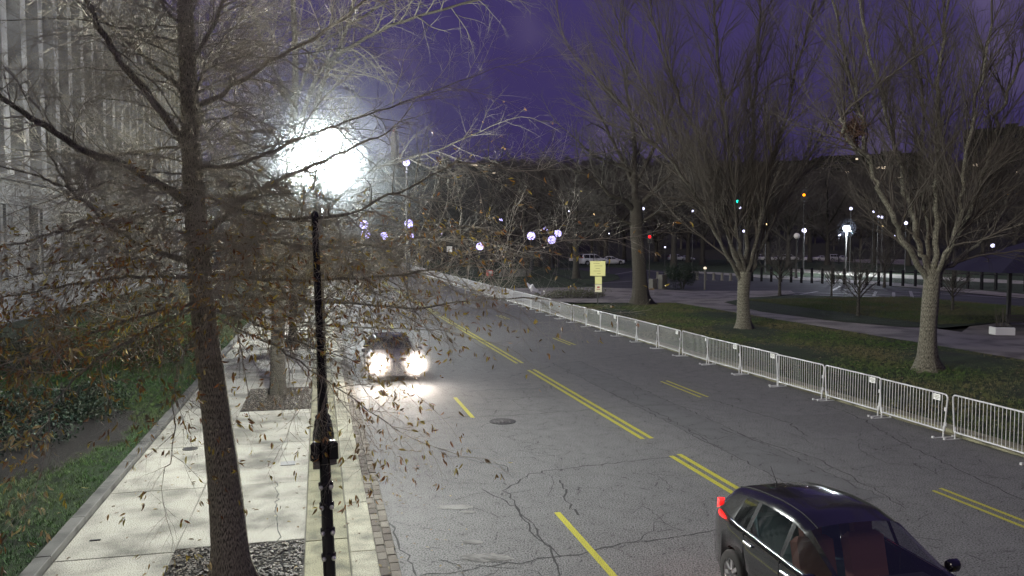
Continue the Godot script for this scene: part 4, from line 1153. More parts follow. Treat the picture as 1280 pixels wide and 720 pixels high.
	p1.box(Vector3(0, 0.26, 0), Vector3(0.95, 0.52, 0.75), Basis.IDENTITY, 0.03); put("box", p1.mesh(), M.plate, pt)
	var p2 := MB.new(); p2.box(Vector3(0, 0.53, 0), Vector3(0.8, 0.02, 0.6)); put("earth", p2.mesh(), M.soil, pt)
	var p3 := MB.new()
	for k in 22:
		var v0 := Vector3(rng.randf_range(-0.3, 0.3), 0.53, rng.randf_range(-0.2, 0.2))
		p3.bar(v0, v0 + Vector3(rng.randfn(0, 0.2), rng.randf_range(0.5, 1.3), rng.randfn(0, 0.2)), 0.012, 3, 0.004)
	tag(put("stems", p3.mesh(), M.twig_right, pt), "", "", "", "stuff")
	var bn := thing("bench", Vector3(36.73, 0.00, -36.09), -0.35, "dark bench just inside the right edge of the picture", "bench")
	var b4 := MB.new()
	for k in 3:
		b4.box(Vector3(0, 0.45, -0.16 + 0.16 * k), Vector3(1.5, 0.04, 0.13), Basis.IDENTITY, 0.01)
	put("seat", b4.mesh(), M.dark_iron, bn)
	var b5 := MB.new()
	for k in 3:
		b5.box(Vector3(0, 0.62 + 0.15 * k, -0.27 - 0.02 * k), Vector3(1.5, 0.12, 0.04), Basis.IDENTITY, 0.01)
	put("backrest", b5.mesh(), M.dark_iron, bn)
	for k in [-0.65, 0.65]:
		var b6 := MB.new(); b6.box(Vector3(k, 0.22, 0), Vector3(0.06, 0.44, 0.45), Basis.IDENTITY, 0.01); put("leg", b6.mesh(), M.dark_iron, bn)
	# a dark open shelter: hipped roof on four posts over the planter and bench
	var sh := thing("park_shelter", Vector3(40.33, 0.00, -37.34), -0.3, "dark open shelter with a hipped roof at the right edge above the planter", "shelter")
	for q in [[-1.9, -1.5], [1.9, -1.5], [1.9, 1.5], [-1.9, 1.5]]:
		var m := MB.new(); m.box(Vector3(q[0], 1.65, q[1]), Vector3(0.18, 3.3, 0.18), Basis.IDENTITY, 0.02); put("post", m.mesh(), M.dark_iron, sh)
	var hr := MB.new()
	var ev := [Vector3(-5.2, 3.3, 4.0), Vector3(5.2, 3.3, 4.0), Vector3(5.2, 3.3, -4.0), Vector3(-5.2, 3.3, -4.0)]
	var ra := Vector3(-1.6, 5.0, 0); var rz := Vector3(1.6, 5.0, 0)
	hr.quad(ev[0], ev[1], rz, ra); hr.quad(ev[2], ev[3], ra, rz); hr.tri(ev[1], ev[2], rz); hr.tri(ev[3], ev[0], ra); hr.quad(ev[3], ev[2], ev[1], ev[0])
	var roof := put("roof", hr.mesh(), M.shelter_roof, sh)
	for k in 30:                                              # standing seams down the long slopes
		var x := -4.9 + k * 0.338
		for sd in [1.0, -1.0]:
			var f := clampf(1.0 - maxf(absf(x) - 1.6, 0.0) / 3.6, 0.0, 1.0)
			var sm := MB.new(); sm.bar(Vector3(x, 3.31, 4.0 * sd), Vector3(x, 3.31 + 1.7 * f, 4.0 * sd * (1.0 - f)), 0.025, 4); put("roof_seam", sm.mesh(), M.shelter_roof, roof)
	# black post and rail fence across the side road
	var fe := thing("fence", Vector3.ZERO, 0, "long black post and rail fence beyond the side road", "fence")
	var fa := Vector3(53.88, 0.00, -94.33); var fb := Vector3(70.26, 0.00, -67.19)
	var prev := fa
	for k in 25:
		var q := fa.lerp(fb, pow(k / 24.0, 1.0))
		var m := MB.new(); m.box(q + Vector3(0, 0.95, 0), Vector3(0.22, 1.9, 0.22), Basis.IDENTITY, 0.04); put("post", m.mesh(), M.black_paint, fe)
		if k > 10:
			var rl := MB.new(); rl.bar(prev + Vector3(0, 1.65, 0), q + Vector3(0, 1.65, 0), 0.06, 6); put("rail", rl.mesh(), M.black_paint, fe)
		prev = q
	# pale bollards between the trees
	var bl: Node3D
	for k in 12:
		var q := Vector3(45.01, 0.00, -103.75).lerp(Vector3(53.38, 0.00, -94.45), k / 11.0)
		var lb := "pale stone bollard behind the round bush, %s from the left" % ["first", "second", "third", "fourth", "fifth", "sixth", "seventh", "eighth", "ninth", "tenth", "eleventh", "last"][k]
		if k == 0:
			bl = thing("bollard", q, 0, lb, "bollard", "row of pale bollards behind the round bush")
			var m := MB.new(); m.lathe(Vector3.ZERO, [[0.26, 0.0], [0.26, 0.12], [0.2, 0.18], [0.18, 0.85], [0.22, 0.9], [0.2, 1.0], [0.0, 1.1]], 10); put("post", m.mesh(), M.grey_box, bl)
		else:
			copy(bl, q, 0, lb)


func ground_cover() -> void:
	var tuft := MB.new()
	tuft.use_tint = true; tuft.tint = Color(1, 1, 1)
	for k in 6:
		var a := TAU * k / 6 + 0.3 * (k % 2)
		var o := Vector3(cos(a), 0, sin(a)) * 0.03
		var s := Vector3(-sin(a), 0, cos(a)) * 0.006
		tuft.tri(o - s, o + s, o * 2.4 + Vector3(0, 0.05 + 0.012 * (k % 3), 0))
	var tm := tuft.mesh()
	scatter("grass", tm, M.grass, 44000, Rect2(-13.5, -56, 9.4, 48), 0.17, [Color(0.035, 0.11, 0.018), Color(0.05, 0.115, 0.02), Color(0.085, 0.11, 0.034)], 1.0, "short green grass growing on the lawn left of the pavement")
	scatter("grass", tm, M.grass, 34000, Rect2(15.8, -60, 11.8, 54), 0.11, [Color(0.07, 0.125, 0.028), Color(0.10, 0.13, 0.036), Color(0.16, 0.14, 0.065)], 1.2, "short dry grass growing on the strip behind the barriers")
	scatter("grass", tm, M.grass, 16000, Rect2(34.5, -62, 16, 22), 0.14, [Color(0.05, 0.085, 0.022), Color(0.07, 0.085, 0.03), Color(0.10, 0.09, 0.045)], 1.4, "short dry grass growing on the lawn island")
	var lm := leaf_mesh(0.09, 0.022)
	var dead := [Color(0.20, 0.13, 0.06), Color(0.26, 0.19, 0.08), Color(0.14, 0.09, 0.05), Color(0.22, 0.19, 0.12)]
	scatter("fallen_leaves", lm, M.leaf, 500, Rect2(-3.8, -45, 4.5, 36), 0.132, dead, 0.9, "brown fallen leaves scattered on the pavement and tree pits")
	scatter("fallen_leaves", lm, M.leaf, 500, Rect2(0.8, -45, 1.6, 36), 0.03, dead, 0.9, "brown fallen leaves lying along the left gutter")
	scatter("fallen_leaves", lm, M.leaf, 1600, Rect2(15.9, -58, 11.4, 48), 0.16, [Color(0.26, 0.22, 0.12), Color(0.2, 0.15, 0.08)], 1.2, "pale fallen leaves lying on the grass strip behind the barriers")
	scatter("fallen_leaves", lm, M.leaf, 260, Rect2(-12, -46, 7.8, 36), 0.2, dead, 1.0, "brown fallen leaves lying on the left lawn")


func scatter(called: String, m: Mesh, material: Material, count: int, area: Rect2, y: float, cols: Array, size: float, label: String, heap := 0.0) -> void:
	var patchy := FastNoiseLite.new()
	patchy.frequency = 0.16; patchy.seed = 5
	var mm := MultiMesh.new()
	mm.transform_format = MultiMesh.TRANSFORM_3D
	mm.use_colors = true
	mm.mesh = m; mm.instance_count = count
	for k in count:
		var u := rng.randf(); var w := rng.randf()
		var at := Vector3(area.position.x + u * area.size.x, y + heap * sin(PI * u) * sin(PI * w), area.position.y + w * area.size.y)
		var b := Basis(Vector3.UP, rng.randf() * TAU) * Basis(Vector3.RIGHT, rng.randfn(0, 0.15))
		mm.set_instance_transform(k, Transform3D(b.scaled(Vector3.ONE * size * rng.randf_range(0.6, 1.3)), at))
		var c: Color = cols[rng.randi() % cols.size()]
		if called == "grass":                                       # worn and lush patches
			c = (cols[0] as Color).lerp(cols[2], clampf(0.5 + 1.1 * patchy.get_noise_2d(at.x, at.z) + rng.randfn(0, 0.15), 0, 1))
		mm.set_instance_color(k, c * rng.randf_range(0.7, 1.2))
	var o := MultiMeshInstance3D.new()
	o.multimesh = mm; o.material_override = material; o.name = numbered(called)
	add_child(o)
	tag(o, label, called.replace("_", " "), "", "stuff")


# ---------------------------------------------------------------- trees
func smooth_line(pts: Array, r0: float, r1: float, wob: float, sub := 5) -> Array:   # Catmull-Rom through the points, radii along it
	var line := PackedVector3Array(); var rad := PackedFloat32Array()
	var n := pts.size()
	for i in n - 1:
		var a: Vector3 = pts[maxi(i - 1, 0)]; var b: Vector3 = pts[i]; var c: Vector3 = pts[i + 1]; var d: Vector3 = pts[mini(i + 2, n - 1)]
		for k in sub:
			var t := float(k) / sub
			line.push_back(b.cubic_interpolate(c, a, d, t) + (Vector3(rng.randfn(0, wob), rng.randfn(0, wob), rng.randfn(0, wob)) if i + k > 0 else Vector3.ZERO))
	line.push_back(pts[-1])
	for i in line.size():
		rad.push_back(lerpf(r0, r1, pow(float(i) / (line.size() - 1), 0.8)))
	return [line, rad]


func around(d: Vector3, angle: float) -> Vector3:               # d turned by the angle about a random direction
	var s := d.cross(Vector3(rng.randfn(), rng.randfn(), rng.randfn()))
	if s.length() < 0.01:
		s = d.cross(Vector3.UP + Vector3.RIGHT * 0.3)
	return d.rotated(s.normalized(), angle)


func grow(m: MB, p0: Vector3, d0: Vector3, length: float, r: float, lvl: int, P: Dictionary, leaves: Array) -> void:
	var n: int = maxi(2, int(length / P.seg[lvl]))
	var step := length / n
	var line := PackedVector3Array([p0]); var rad := PackedFloat32Array([r])
	var p := p0; var d := d0
	var wob: float = P.wob[lvl]; var trop: float = P.trop[lvl]
	for i in n:
		d = (d + Vector3(rng.randfn(0, wob), rng.randfn(0, wob) + trop * step, rng.randfn(0, wob))).normalized()
		p += d * step
		line.push_back(p); rad.push_back(r * (1.0 - 0.78 * (i + 1) / n))
	m.tube(line, rad, 4 if r > 0.02 else 3)
	if lvl < P.last:
		sprout(m, line, rad, length, lvl, P, leaves, 0.15)
	if P.leaf > 0.0 and lvl >= P.last - 1:
		for i in range(1, line.size()):
			if rng.randf() < P.leaf:
				leaves.append([line[i], (line[i] - line[i - 1]).normalized()])


func sprout(m: MB, line: PackedVector3Array, rad: PackedFloat32Array, length: float, lvl: int, P: Dictionary, leaves: Array, from := 0.2) -> void:
	var k := int(length * P.per_m[lvl] + rng.randf())
	for j in k:
		var t := lerpf(from, 1.0, (j + rng.randf()) / k)
		var f := t * (line.size() - 1)
		var i := mini(int(f), line.size() - 2)
		var p := line[i].lerp(line[i + 1], f - i)
		var d := (line[i + 1] - line[i]).normalized()
		var nd := around(d, deg_to_rad(P.ang[lvl]) * rng.randf_range(0.6, 1.3))
		nd.y += P.lift[lvl]
		var l: float = P.len[lvl] * rng.randf_range(0.45, 1.2) * (1.15 - 0.6 * t)
		var r: float = minf(rad[i] * 0.6, P.rad[lvl] * rng.randf_range(0.7, 1.2))
		grow(m, p, nd.normalized(), l, r, lvl + 1, P, leaves)


func build_limbs(t: Node3D, limbs: Array, P: Dictionary, bark: Material, twig: Material, sides := 7) -> Array:
	# limbs: [points, r0, r1, leaf chance]; every limb a part, its twigs joined in one part
	var leaves := []
	var per0: float = P.per_m[0]
	var tw := MB.new()
	var inv := t.transform.affine_inverse()
	for q in limbs:
		var pts := []
		for p in q[0]:
			pts.append(inv * (p as Vector3))
		var s := smooth_line(pts, q[1], q[2], P.jit)
		var b := MB.new()
		b.tube(s[0], s[1], sides, true)
		put("limb", b.mesh(), bark, t)
		P.leaf = q[3]
		var len := 0.0
		for i in s[0].size() - 1:
			len += s[0][i].distance_to(s[0][i + 1])
		P.per_m[0] = per0 * (0.62 if q[3] > 0.05 else 1.0)
		sprout(tw, s[0], s[1], len, 0, P, leaves, 0.12)
		grow(tw, s[0][-1], (s[0][-1] - s[0][-2]).normalized(), P.len[0], q[2], 1, P, leaves)
	P.per_m[0] = per0
	tag(put("twigs", tw.mesh(), twig, t), "", "", "", "stuff")
	return leaves


func leaf_mesh(l: float, w: float) -> ArrayMesh:                # a narrow folded, curved blade along +z
	var m := MB.new()
	m.use_tint = true; m.tint = Color(1, 1, 1)
	var rows := [[0.0, 0.12, 0.0], [0.3, 0.9, 0.02], [0.62, 0.85, 0.0], [1.0, 0.05, -0.09]]
	for i in 3:
		var a = rows[i]; var b = rows[i + 1]
		for s in [-1.0, 1.0]:
			var p0 := Vector3(0, a[2] * l, a[0] * l); var p1 := Vector3(s * a[1] * w, a[2] * l + a[1] * w * 0.5, a[0] * l)
			var q0 := Vector3(0, b[2] * l, b[0] * l); var q1 := Vector3(s * b[1] * w, b[2] * l + b[1] * w * 0.5, b[0] * l)
			if s > 0:
				m.quad(p0, q0, q1, p1)
			else:
				m.quad(p0, p1, q1, q0)
	return m.mesh()


func hang_leaves(t: Node3D, leaves: Array, most: int) -> void:
	var meshes := [leaf_mesh(0.078, 0.0115), leaf_mesh(0.092, 0.013), leaf_mesh(0.066, 0.011)]
	var single := leaves
	leaves = []
	for q in single:                                             # small bunches, as the leaves hang
		for k in 1 + rng.randi() % 3:
			leaves.append([(q[0] as Vector3) + Vector3(rng.randfn(0, 0.012), rng.randfn(0, 0.012), rng.randfn(0, 0.012)), q[1]])
	var inv := t.transform
	var near := []
	var eye := Vector3(0, 4.8, 0)
	var list := []
	for q in leaves:
		var w: Vector3 = inv * (q[0] as Vector3)
		var o := w - eye
		var dep := o.dot(Vector3(0.2303, -0.0538, -0.9716))
		var side := absf(o.dot(Vector3(0.9731, 0, 0.2305))) / dep
		var up := absf(o.y + dep * 0.0538) / dep
		var inside := side < 0.62 and up < 0.35 and w.x < 0.6
		list.append([dep if inside else dep + 100.0, q])
	list.sort_custom(func(a, b): return a[0] < b[0])
	var tints := [Color(0.40, 0.29, 0.05), Color(0.38, 0.18, 0.04), Color(0.27, 0.11, 0.04), Color(0.26, 0.18, 0.10), Color(0.20, 0.13, 0.05), Color(0.46, 0.36, 0.06)]
	var rest := []
	for k in list.size():
		var q = list[k][1]
		var d: Vector3 = (q[1] as Vector3) + Vector3(rng.randfn(0, 0.5), rng.randfn(-0.75, 0.4), rng.randfn(0, 0.5))
		var b := Basis.looking_at(-d.normalized(), Vector3(rng.randfn(), rng.randfn(), rng.randfn()).normalized())
		b = b.scaled(Vector3.ONE * rng.randf_range(0.75, 1.25))
		if k < most:
			put("leaf", meshes[k % 3], M["leaf%d" % (rng.randi() % 6)], t, Transform3D(b, q[0]))
		else:
			rest.append(Transform3D(b, q[0]))
	if rest.size():
		var mm := MultiMesh.new()
		mm.transform_format = MultiMesh.TRANSFORM_3D; mm.use_colors = true
		mm.mesh = meshes[0]; mm.instance_count = rest.size()
		for k in rest.size():
			mm.set_instance_transform(k, rest[k])
			mm.set_instance_color(k, tints[rng.randi() % 6] * rng.randf_range(0.6, 1.15))
		var o := MultiMeshInstance3D.new()
		o.multimesh = mm; o.material_override = M.leaf; o.name = "leaves"
		t.add_child(o)
		o.set_meta("kind", "stuff")


func trunk_part(t: Node3D, pts: Array, radii: Array, bark: Material, roots := 5) -> void:
	var inv := t.transform.affine_inverse()
	var loc := []
	for p in pts:
		loc.append(inv * (p as Vector3))
	var s := smooth_line(loc, 1, 1, 0.0, 10)
	var rad := PackedFloat32Array()
	for i in s[0].size():
		var f := float(i) / 10.0
		var k := mini(int(f), radii.size() - 2)
		rad.push_back(lerpf(radii[k], radii[k + 1], f - k) * rng.randf_range(0.99, 1.01))
	var m := MB.new()
	m.trunk(s[0], rad, rng.randf() * 6.0, 0.75 if roots > 0 else 0.3, maxi(roots, 5))
	put("trunk", m.mesh(), bark, t)


func generic_tree(called: String, h: float, spread: float, seed_: int, P: Dictionary, bark: Material, twig: Material, label: String, group: String) -> Node3D:
	rng.seed = seed_
	var t := thing(called, Vector3.ZERO, 0, label, "tree", group)
	var fork := h * rng.randf_range(0.2, 0.28)
	var top := Vector3(rng.randfn(0, 0.3), h * 0.8, rng.randfn(0, 0.3))
	trunk_part(t, [Vector3.ZERO, Vector3(0, fork * 0.4, 0), Vector3(0, fork, 0)], [h * 0.028, h * 0.019, h * 0.017], bark, 0)
	var limbs := [[[Vector3(0, fork * 0.95, 0), Vector3(0.1, h * 0.5, 0.1), top], h * 0.016, h * 0.004, 0.0]]
	var k := 9
	for j in k:
		var a := TAU * j / k + rng.randf() * 0.6
		var y := lerpf(fork * 0.9, h * 0.55, float(j % 5) / 5.0)
		var out := spread * rng.randf_range(0.7, 1.05) * (1.1 - 0.5 * y / h)
		var o := Vector3(cos(a), 0, sin(a))
		limbs.append([[Vector3(0, y, 0), o * out * 0.4 + Vector3(0, y + h * 0.12, 0), o * out + Vector3(0, y + h * rng.randf_range(0.18, 0.34), 0)], h * 0.011, h * 0.003, 0.0])
	build_limbs(t, limbs, P, bark, twig, 5)
	return t


func shrub(called: String, at: Vector3, size: Vector3, count: int, leaf: float, cols: Array, label: String, seed_: int) -> Node3D:
	rng.seed = seed_
	var t := thing(called, at, 0, label, "shrub")
	var f := MB.new(); f.use_tint = true
	var st := MB.new()
	for k in 26:
		var a := rng.randf() * TAU
		var e := Vector3(cos(a) * size.x * 0.42 * rng.randf(), size.y * rng.randf_range(0.6, 1.0), sin(a) * size.z * 0.42 * rng.randf())
		st.bar(Vector3(cos(a) * 0.1, 0, sin(a) * 0.1), e, 0.018, 4, 0.006)
	put("stem", st.mesh(), M.bark_far, t)
	var lumps := []
	for k in 14:
		var a := rng.randf() * TAU
		lumps.append([Vector3(cos(a) * size.x * 0.34, size.y * rng.randf_range(0.2, 0.75), sin(a) * size.z * 0.34), rng.randf_range(0.2, 0.36)])
	for k in count:
		var c = lumps[rng.randi() % 14]
		var dir := Vector3(rng.randfn(), rng.randfn(), rng.randfn()).normalized()
		var p: Vector3 = c[0] + dir * Vector3(size.x, size.y, size.z) * c[1] * pow(rng.randf(), 0.33)
		if p.y < 0.03:
			p.y = rng.randf() * 0.2
		f.tint = cols[rng.randi() % cols.size()] * rng.randf_range(0.7, 1.2)
		var u := Vector3(rng.randfn(), rng.randfn(), rng.randfn()).normalized() * leaf
		var v := u.cross(Vector3(rng.randfn(), rng.randfn(), rng.randfn())).normalized() * leaf * 0.4
		f.quad(p - u * 0.5, p + v * 0.5, p + u * 0.5, p - v * 0.5)
	tag(put("foliage", f.mesh(), M.leaf, t), "", "", "", "stuff")
	return t


func trees() -> void:
	# the street oak in the left foreground: thin drooping branches with the last brown leaves
	rng.seed = 41
	var oak := {"last": 3, "seg": [0.3, 0.16, 0.1, 0.06], "wob": [0.1, 0.14, 0.16, 0.2], "trop": [0.0, -0.12, -0.15, -0.1], "per_m": [7.5, 9.0, 11.0, 0.0], "ang": [54.0, 48.0, 46.0, 40.0], "lift": [0.0, 0.0, 0.0, 0.0], "len": [1.5, 0.7, 0.30, 0.1], "rad": [0.014, 0.0085, 0.006, 0.005], "jit": 0.012, "leaf": 0.0}
	var t := thing("street_tree", Vector3(-1.15, 0.12, -11.19), 0, "big bare street oak with brown leaves on its low branches, nearest on the left", "tree", "street trees in the left pavement")
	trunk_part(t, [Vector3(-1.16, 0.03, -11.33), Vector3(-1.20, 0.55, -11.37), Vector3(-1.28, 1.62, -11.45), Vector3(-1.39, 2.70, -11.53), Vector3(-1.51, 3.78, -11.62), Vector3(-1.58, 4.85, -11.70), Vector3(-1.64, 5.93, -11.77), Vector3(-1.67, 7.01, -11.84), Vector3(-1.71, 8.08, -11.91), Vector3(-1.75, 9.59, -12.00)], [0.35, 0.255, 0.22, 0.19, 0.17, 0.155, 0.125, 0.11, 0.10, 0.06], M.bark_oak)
	var limbs := [
		[[Vector3(-1.65, 6.02, -11.78), Vector3(-2.10, 6.69, -11.61), Vector3(-2.43, 7.14, -11.41), Vector3(-2.62, 7.50, -11.27), Vector3(-2.76, 7.88, -11.12), Vector3(-2.93, 8.40, -10.98)], 0.078, 0.03, 0.0],
		[[Vector3(-1.62, 5.26, -11.73), Vector3(-1.96, 5.56, -11.52), Vector3(-2.42, 5.81, -11.23), Vector3(-2.80, 5.96, -10.92), Vector3(-3.14, 6.22, -10.60), Vector3(-3.47, 6.45, -10.38), Vector3(-3.82, 6.65, -10.27)], 0.085, 0.03, 0.0],
		[[Vector3(-1.58, 4.53, -11.68), Vector3(-1.99, 4.66, -11.58), Vector3(-2.46, 4.95, -11.29), Vector3(-2.80, 5.30, -11.19), Vector3(-2.98, 5.49, -11.04), Vector3(-3.18, 5.96, -11.01)], 0.05, 0.015, 0.0],
		[[Vector3(-2.95, 5.47, -11.03), Vector3(-3.24, 5.60, -10.90), Vector3(-3.60, 5.71, -10.68)], 0.022, 0.01, 0.0],
		[[Vector3(-1.56, 4.32, -11.66), Vector3(-2.03, 4.38, -11.47), Vector3(-2.61, 4.35, -11.09), Vector3(-3.17, 4.27, -10.81), Vector3(-3.58, 4.18, -10.49)], 0.035, 0.012, 0.5],
		[[Vector3(-1.54, 4.05, -11.64), Vector3(-1.97, 3.95, -11.12), Vector3(-2.45, 3.80, -10.71), Vector3(-2.90, 3.64, -10.40), Vector3(-3.33, 3.49, -10.19)], 0.032, 0.01, 0.85],
		[[Vector3(-1.53, 3.97, -11.64), Vector3(-2.00, 3.77, -10.71), Vector3(-2.48, 3.48, -10.09), Vector3(-2.77, 3.12, -9.62), Vector3(-2.80, 2.78, -9.40)], 0.026, 0.007, 0.9],
		[[Vector3(-1.51, 3.86, -11.63), Vector3(-1.57, 3.58, -10.60), Vector3(-1.66, 3.17, -10.08), Vector3(-1.60, 2.64, -9.73), Vector3(-1.69, 2.27, -9.52)], 0.018, 0.005, 0.24],
		[[Vector3(-1.53, 4.85, -11.69), Vector3(-1.16, 5.28, -11.93), Vector3(-0.76, 5.61, -12.37), Vector3(-0.20, 5.94, -12.98), Vector3(0.54, 6.33, -13.34)], 0.07, 0.025, 0.0],
		[[Vector3(-1.56, 4.42, -11.67), Vector3(-1.03, 4.36, -11.54), Vector3(-0.19, 4.32, -11.13), Vector3(0.72, 4.38, -10.71), Vector3(1.62, 4.49, -10.41), Vector3(2.42, 4.65, -10.22), Vector3(3.05, 4.85, -9.98)], 0.04, 0.008, 0.10],
		[[Vector3(-1.53, 4.15, -11.65), Vector3(-0.72, 4.08, -11.45), Vector3(0.33, 4.01, -11.20), Vector3(1.27, 3.94, -10.97), Vector3(2.11, 4.05, -10.78), Vector3(2.95, 4.06, -10.58)], 0.036, 0.008, 0.12],
		[[Vector3(-1.51, 3.94, -11.63), Vector3(-0.89, 3.83, -10.86), Vector3(-0.29, 3.60, -10.50), Vector3(0.24, 3.43, -10.16), Vector3(0.52, 3.38, -9.99)], 0.03, 0.006, 0.26],
		[[Vector3(-1.52, 3.99, -11.64), Vector3(-0.86, 3.80, -11.88), Vector3(0.01, 3.64, -12.08), Vector3(0.92, 3.57, -12.06), Vector3(1.84, 3.51, -11.84)], 0.03, 0.006, 0.2],
		[[Vector3(-1.51, 3.88, -11.63), Vector3(-0.70, 3.55, -11.01), Vector3(-0.00, 3.15, -10.41), Vector3(0.47, 2.84, -10.07), Vector3(0.93, 2.55, -9.74)], 0.02, 0.006, 0.16],
		[[Vector3(-1.66, 6.58, -11.81), Vector3(-1.15, 6.98, -12.13), Vector3(-0.52, 7.56, -12.63), Vector3(0.31, 8.19, -13.08), Vector3(0.94, 8.81, -13.38)], 0.055, 0.025, 0.0],
		[[Vector3(-1.67, 7.22, -11.85), Vector3(-1.39, 7.65, -11.81), Vector3(-1.20, 8.08, -11.79), Vector3(-0.98, 8.73, -11.77)], 0.05, 0.02, 0.0],
		[[Vector3(-1.68, 6.79, -11.83), Vector3(-2.34, 7.42, -12.43), Vector3(-3.14, 8.15, -13.28), Vector3(-3.98, 8.90, -14.03)], 0.05, 0.02, 0.0],
		[[Vector3(-1.65, 5.82, -11.77), Vector3(-0.98, 5.84, -11.20), Vector3(-0.38, 6.12, -11.28), Vector3(0.46, 6.47, -11.30), Vector3(1.30, 6.77, -11.12), Vector3(2.15, 7.09, -10.94)], 0.038, 0.007, 0.0],
		[[Vector3(-1.63, 5.50, -11.75), Vector3(-0.68, 5.16, -10.99), Vector3(0.22, 5.15, -10.47), Vector3(0.98, 5.44, -10.09), Vector3(1.65, 5.78, -9.95), Vector3(2.32, 5.71, -9.79)], 0.038, 0.007, 0.0],
		[[Vector3(-1.59, 4.96, -11.71), Vector3(-0.71, 4.85, -11.49), Vector3(0.23, 4.75, -11.26), Vector3(1.07, 4.85, -11.07), Vector3(1.91, 5.02, -10.88), Vector3(2.44, 4.94, -10.75)], 0.036, 0.007, 0.10],
		[[Vector3(-1.64, 6.15, -11.78), Vector3(-2.38, 6.09, -12.47), Vector3(-3.51, 6.13, -13.26), Vector3(-4.49, 6.24, -14.01)], 0.03, 0.012, 0.0],
		[[Vector3(-1.62, 5.28, -11.73), Vector3(-2.10, 5.18, -11.43), Vector3(-2.70, 5.05, -11.15), Vector3(-3.35, 4.85, -10.88), Vector3(-3.70, 4.75, -10.65)], 0.03, 0.01, 0.0],
		[[Vector3(-1.67, 6.47, -11.81), Vector3(-1.61, 7.33, -12.87), Vector3(-1.30, 8.17, -13.87), Vector3(-0.85, 9.25, -14.86)], 0.04, 0.015, 0.0],
		[[Vector3(-1.69, 7.65, -11.88), Vector3(-1.96, 7.97, -11.55), Vector3(-2.22, 8.31, -11.42)], 0.03, 0.015, 0.0],
	]
	# many thin shoots straight from the trunk and the big limbs
	var tr := [Vector3(-1.58, 4.85, -11.70), Vector3(-1.64, 5.93, -11.77), Vector3(-1.67, 7.01, -11.84), Vector3(-1.71, 8.08, -11.91), Vector3(-1.55, 4.29, -11.66)]
	for k in 64:
		var o: Vector3 = (tr[4] as Vector3).lerp(tr[1], (k / 36.0)) if k < 36 else (tr[1] as Vector3).lerp(tr[3], (k - 36) / 28.0)
		var a := k * 2.4 + rng.randf() * 0.7
		var ln := rng.randf_range(1.3, 2.9) if k < 36 else rng.randf_range(1.1, 2.2)
		var dr := Vector3(cos(a), rng.randf_range(-0.16, 0.14) if k < 36 else rng.randf_range(0.0, 0.5), sin(a))
		limbs.append([[o, o + dr * ln * 0.5 + Vector3(0, 0.05, 0), o + dr * ln - Vector3(0, 0.1 * ln, 0)], 0.018, 0.006, 0.2 if k < 12 else 0.0])
	for q in limbs:
		q[1] *= 0.8; q[2] *= 0.8; q[3] *= 0.24
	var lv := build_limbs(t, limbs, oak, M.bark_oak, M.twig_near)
	hang_leaves(t, lv, 290)
	# the second street oak
	rng.seed = 43
	var t2 := thing("street_tree", Vector3(-1.22, 0.12, -24.51), 0, "second street oak standing in the next tree pit behind the lamp post", "tree", "street trees in the left pavement")
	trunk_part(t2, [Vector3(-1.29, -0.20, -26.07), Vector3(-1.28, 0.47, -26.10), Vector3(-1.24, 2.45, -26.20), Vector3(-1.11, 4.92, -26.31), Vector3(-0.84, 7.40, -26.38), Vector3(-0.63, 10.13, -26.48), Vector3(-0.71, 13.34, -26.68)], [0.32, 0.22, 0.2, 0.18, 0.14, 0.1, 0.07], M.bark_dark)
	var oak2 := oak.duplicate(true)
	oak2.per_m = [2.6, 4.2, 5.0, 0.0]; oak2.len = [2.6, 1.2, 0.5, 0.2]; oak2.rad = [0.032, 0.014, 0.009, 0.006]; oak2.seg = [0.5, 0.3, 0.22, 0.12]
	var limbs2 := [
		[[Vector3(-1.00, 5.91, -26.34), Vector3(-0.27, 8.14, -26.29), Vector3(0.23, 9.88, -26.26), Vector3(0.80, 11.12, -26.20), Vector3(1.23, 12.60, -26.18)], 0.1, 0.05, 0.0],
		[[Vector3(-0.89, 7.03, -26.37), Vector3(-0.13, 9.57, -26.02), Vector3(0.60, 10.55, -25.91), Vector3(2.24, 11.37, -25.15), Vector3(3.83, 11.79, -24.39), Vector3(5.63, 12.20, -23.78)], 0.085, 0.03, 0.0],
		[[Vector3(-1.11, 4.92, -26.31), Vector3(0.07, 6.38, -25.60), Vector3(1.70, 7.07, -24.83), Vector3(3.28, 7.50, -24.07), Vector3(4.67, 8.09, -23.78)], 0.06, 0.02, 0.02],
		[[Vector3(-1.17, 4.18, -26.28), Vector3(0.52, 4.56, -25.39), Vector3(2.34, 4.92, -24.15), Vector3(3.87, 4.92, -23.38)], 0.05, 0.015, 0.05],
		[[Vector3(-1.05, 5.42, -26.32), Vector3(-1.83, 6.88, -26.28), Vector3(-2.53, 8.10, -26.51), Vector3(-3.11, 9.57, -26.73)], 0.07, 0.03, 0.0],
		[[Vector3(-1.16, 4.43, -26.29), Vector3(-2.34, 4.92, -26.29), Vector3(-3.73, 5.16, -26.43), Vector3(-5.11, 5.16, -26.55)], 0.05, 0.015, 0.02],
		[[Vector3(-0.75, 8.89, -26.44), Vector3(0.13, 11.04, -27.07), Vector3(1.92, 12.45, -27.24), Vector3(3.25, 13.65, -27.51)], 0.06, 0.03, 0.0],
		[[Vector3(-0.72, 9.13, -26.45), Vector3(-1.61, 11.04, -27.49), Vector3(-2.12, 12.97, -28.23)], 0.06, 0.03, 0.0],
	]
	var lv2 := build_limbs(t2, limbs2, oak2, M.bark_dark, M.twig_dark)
	hang_leaves(t2, lv2, 0)
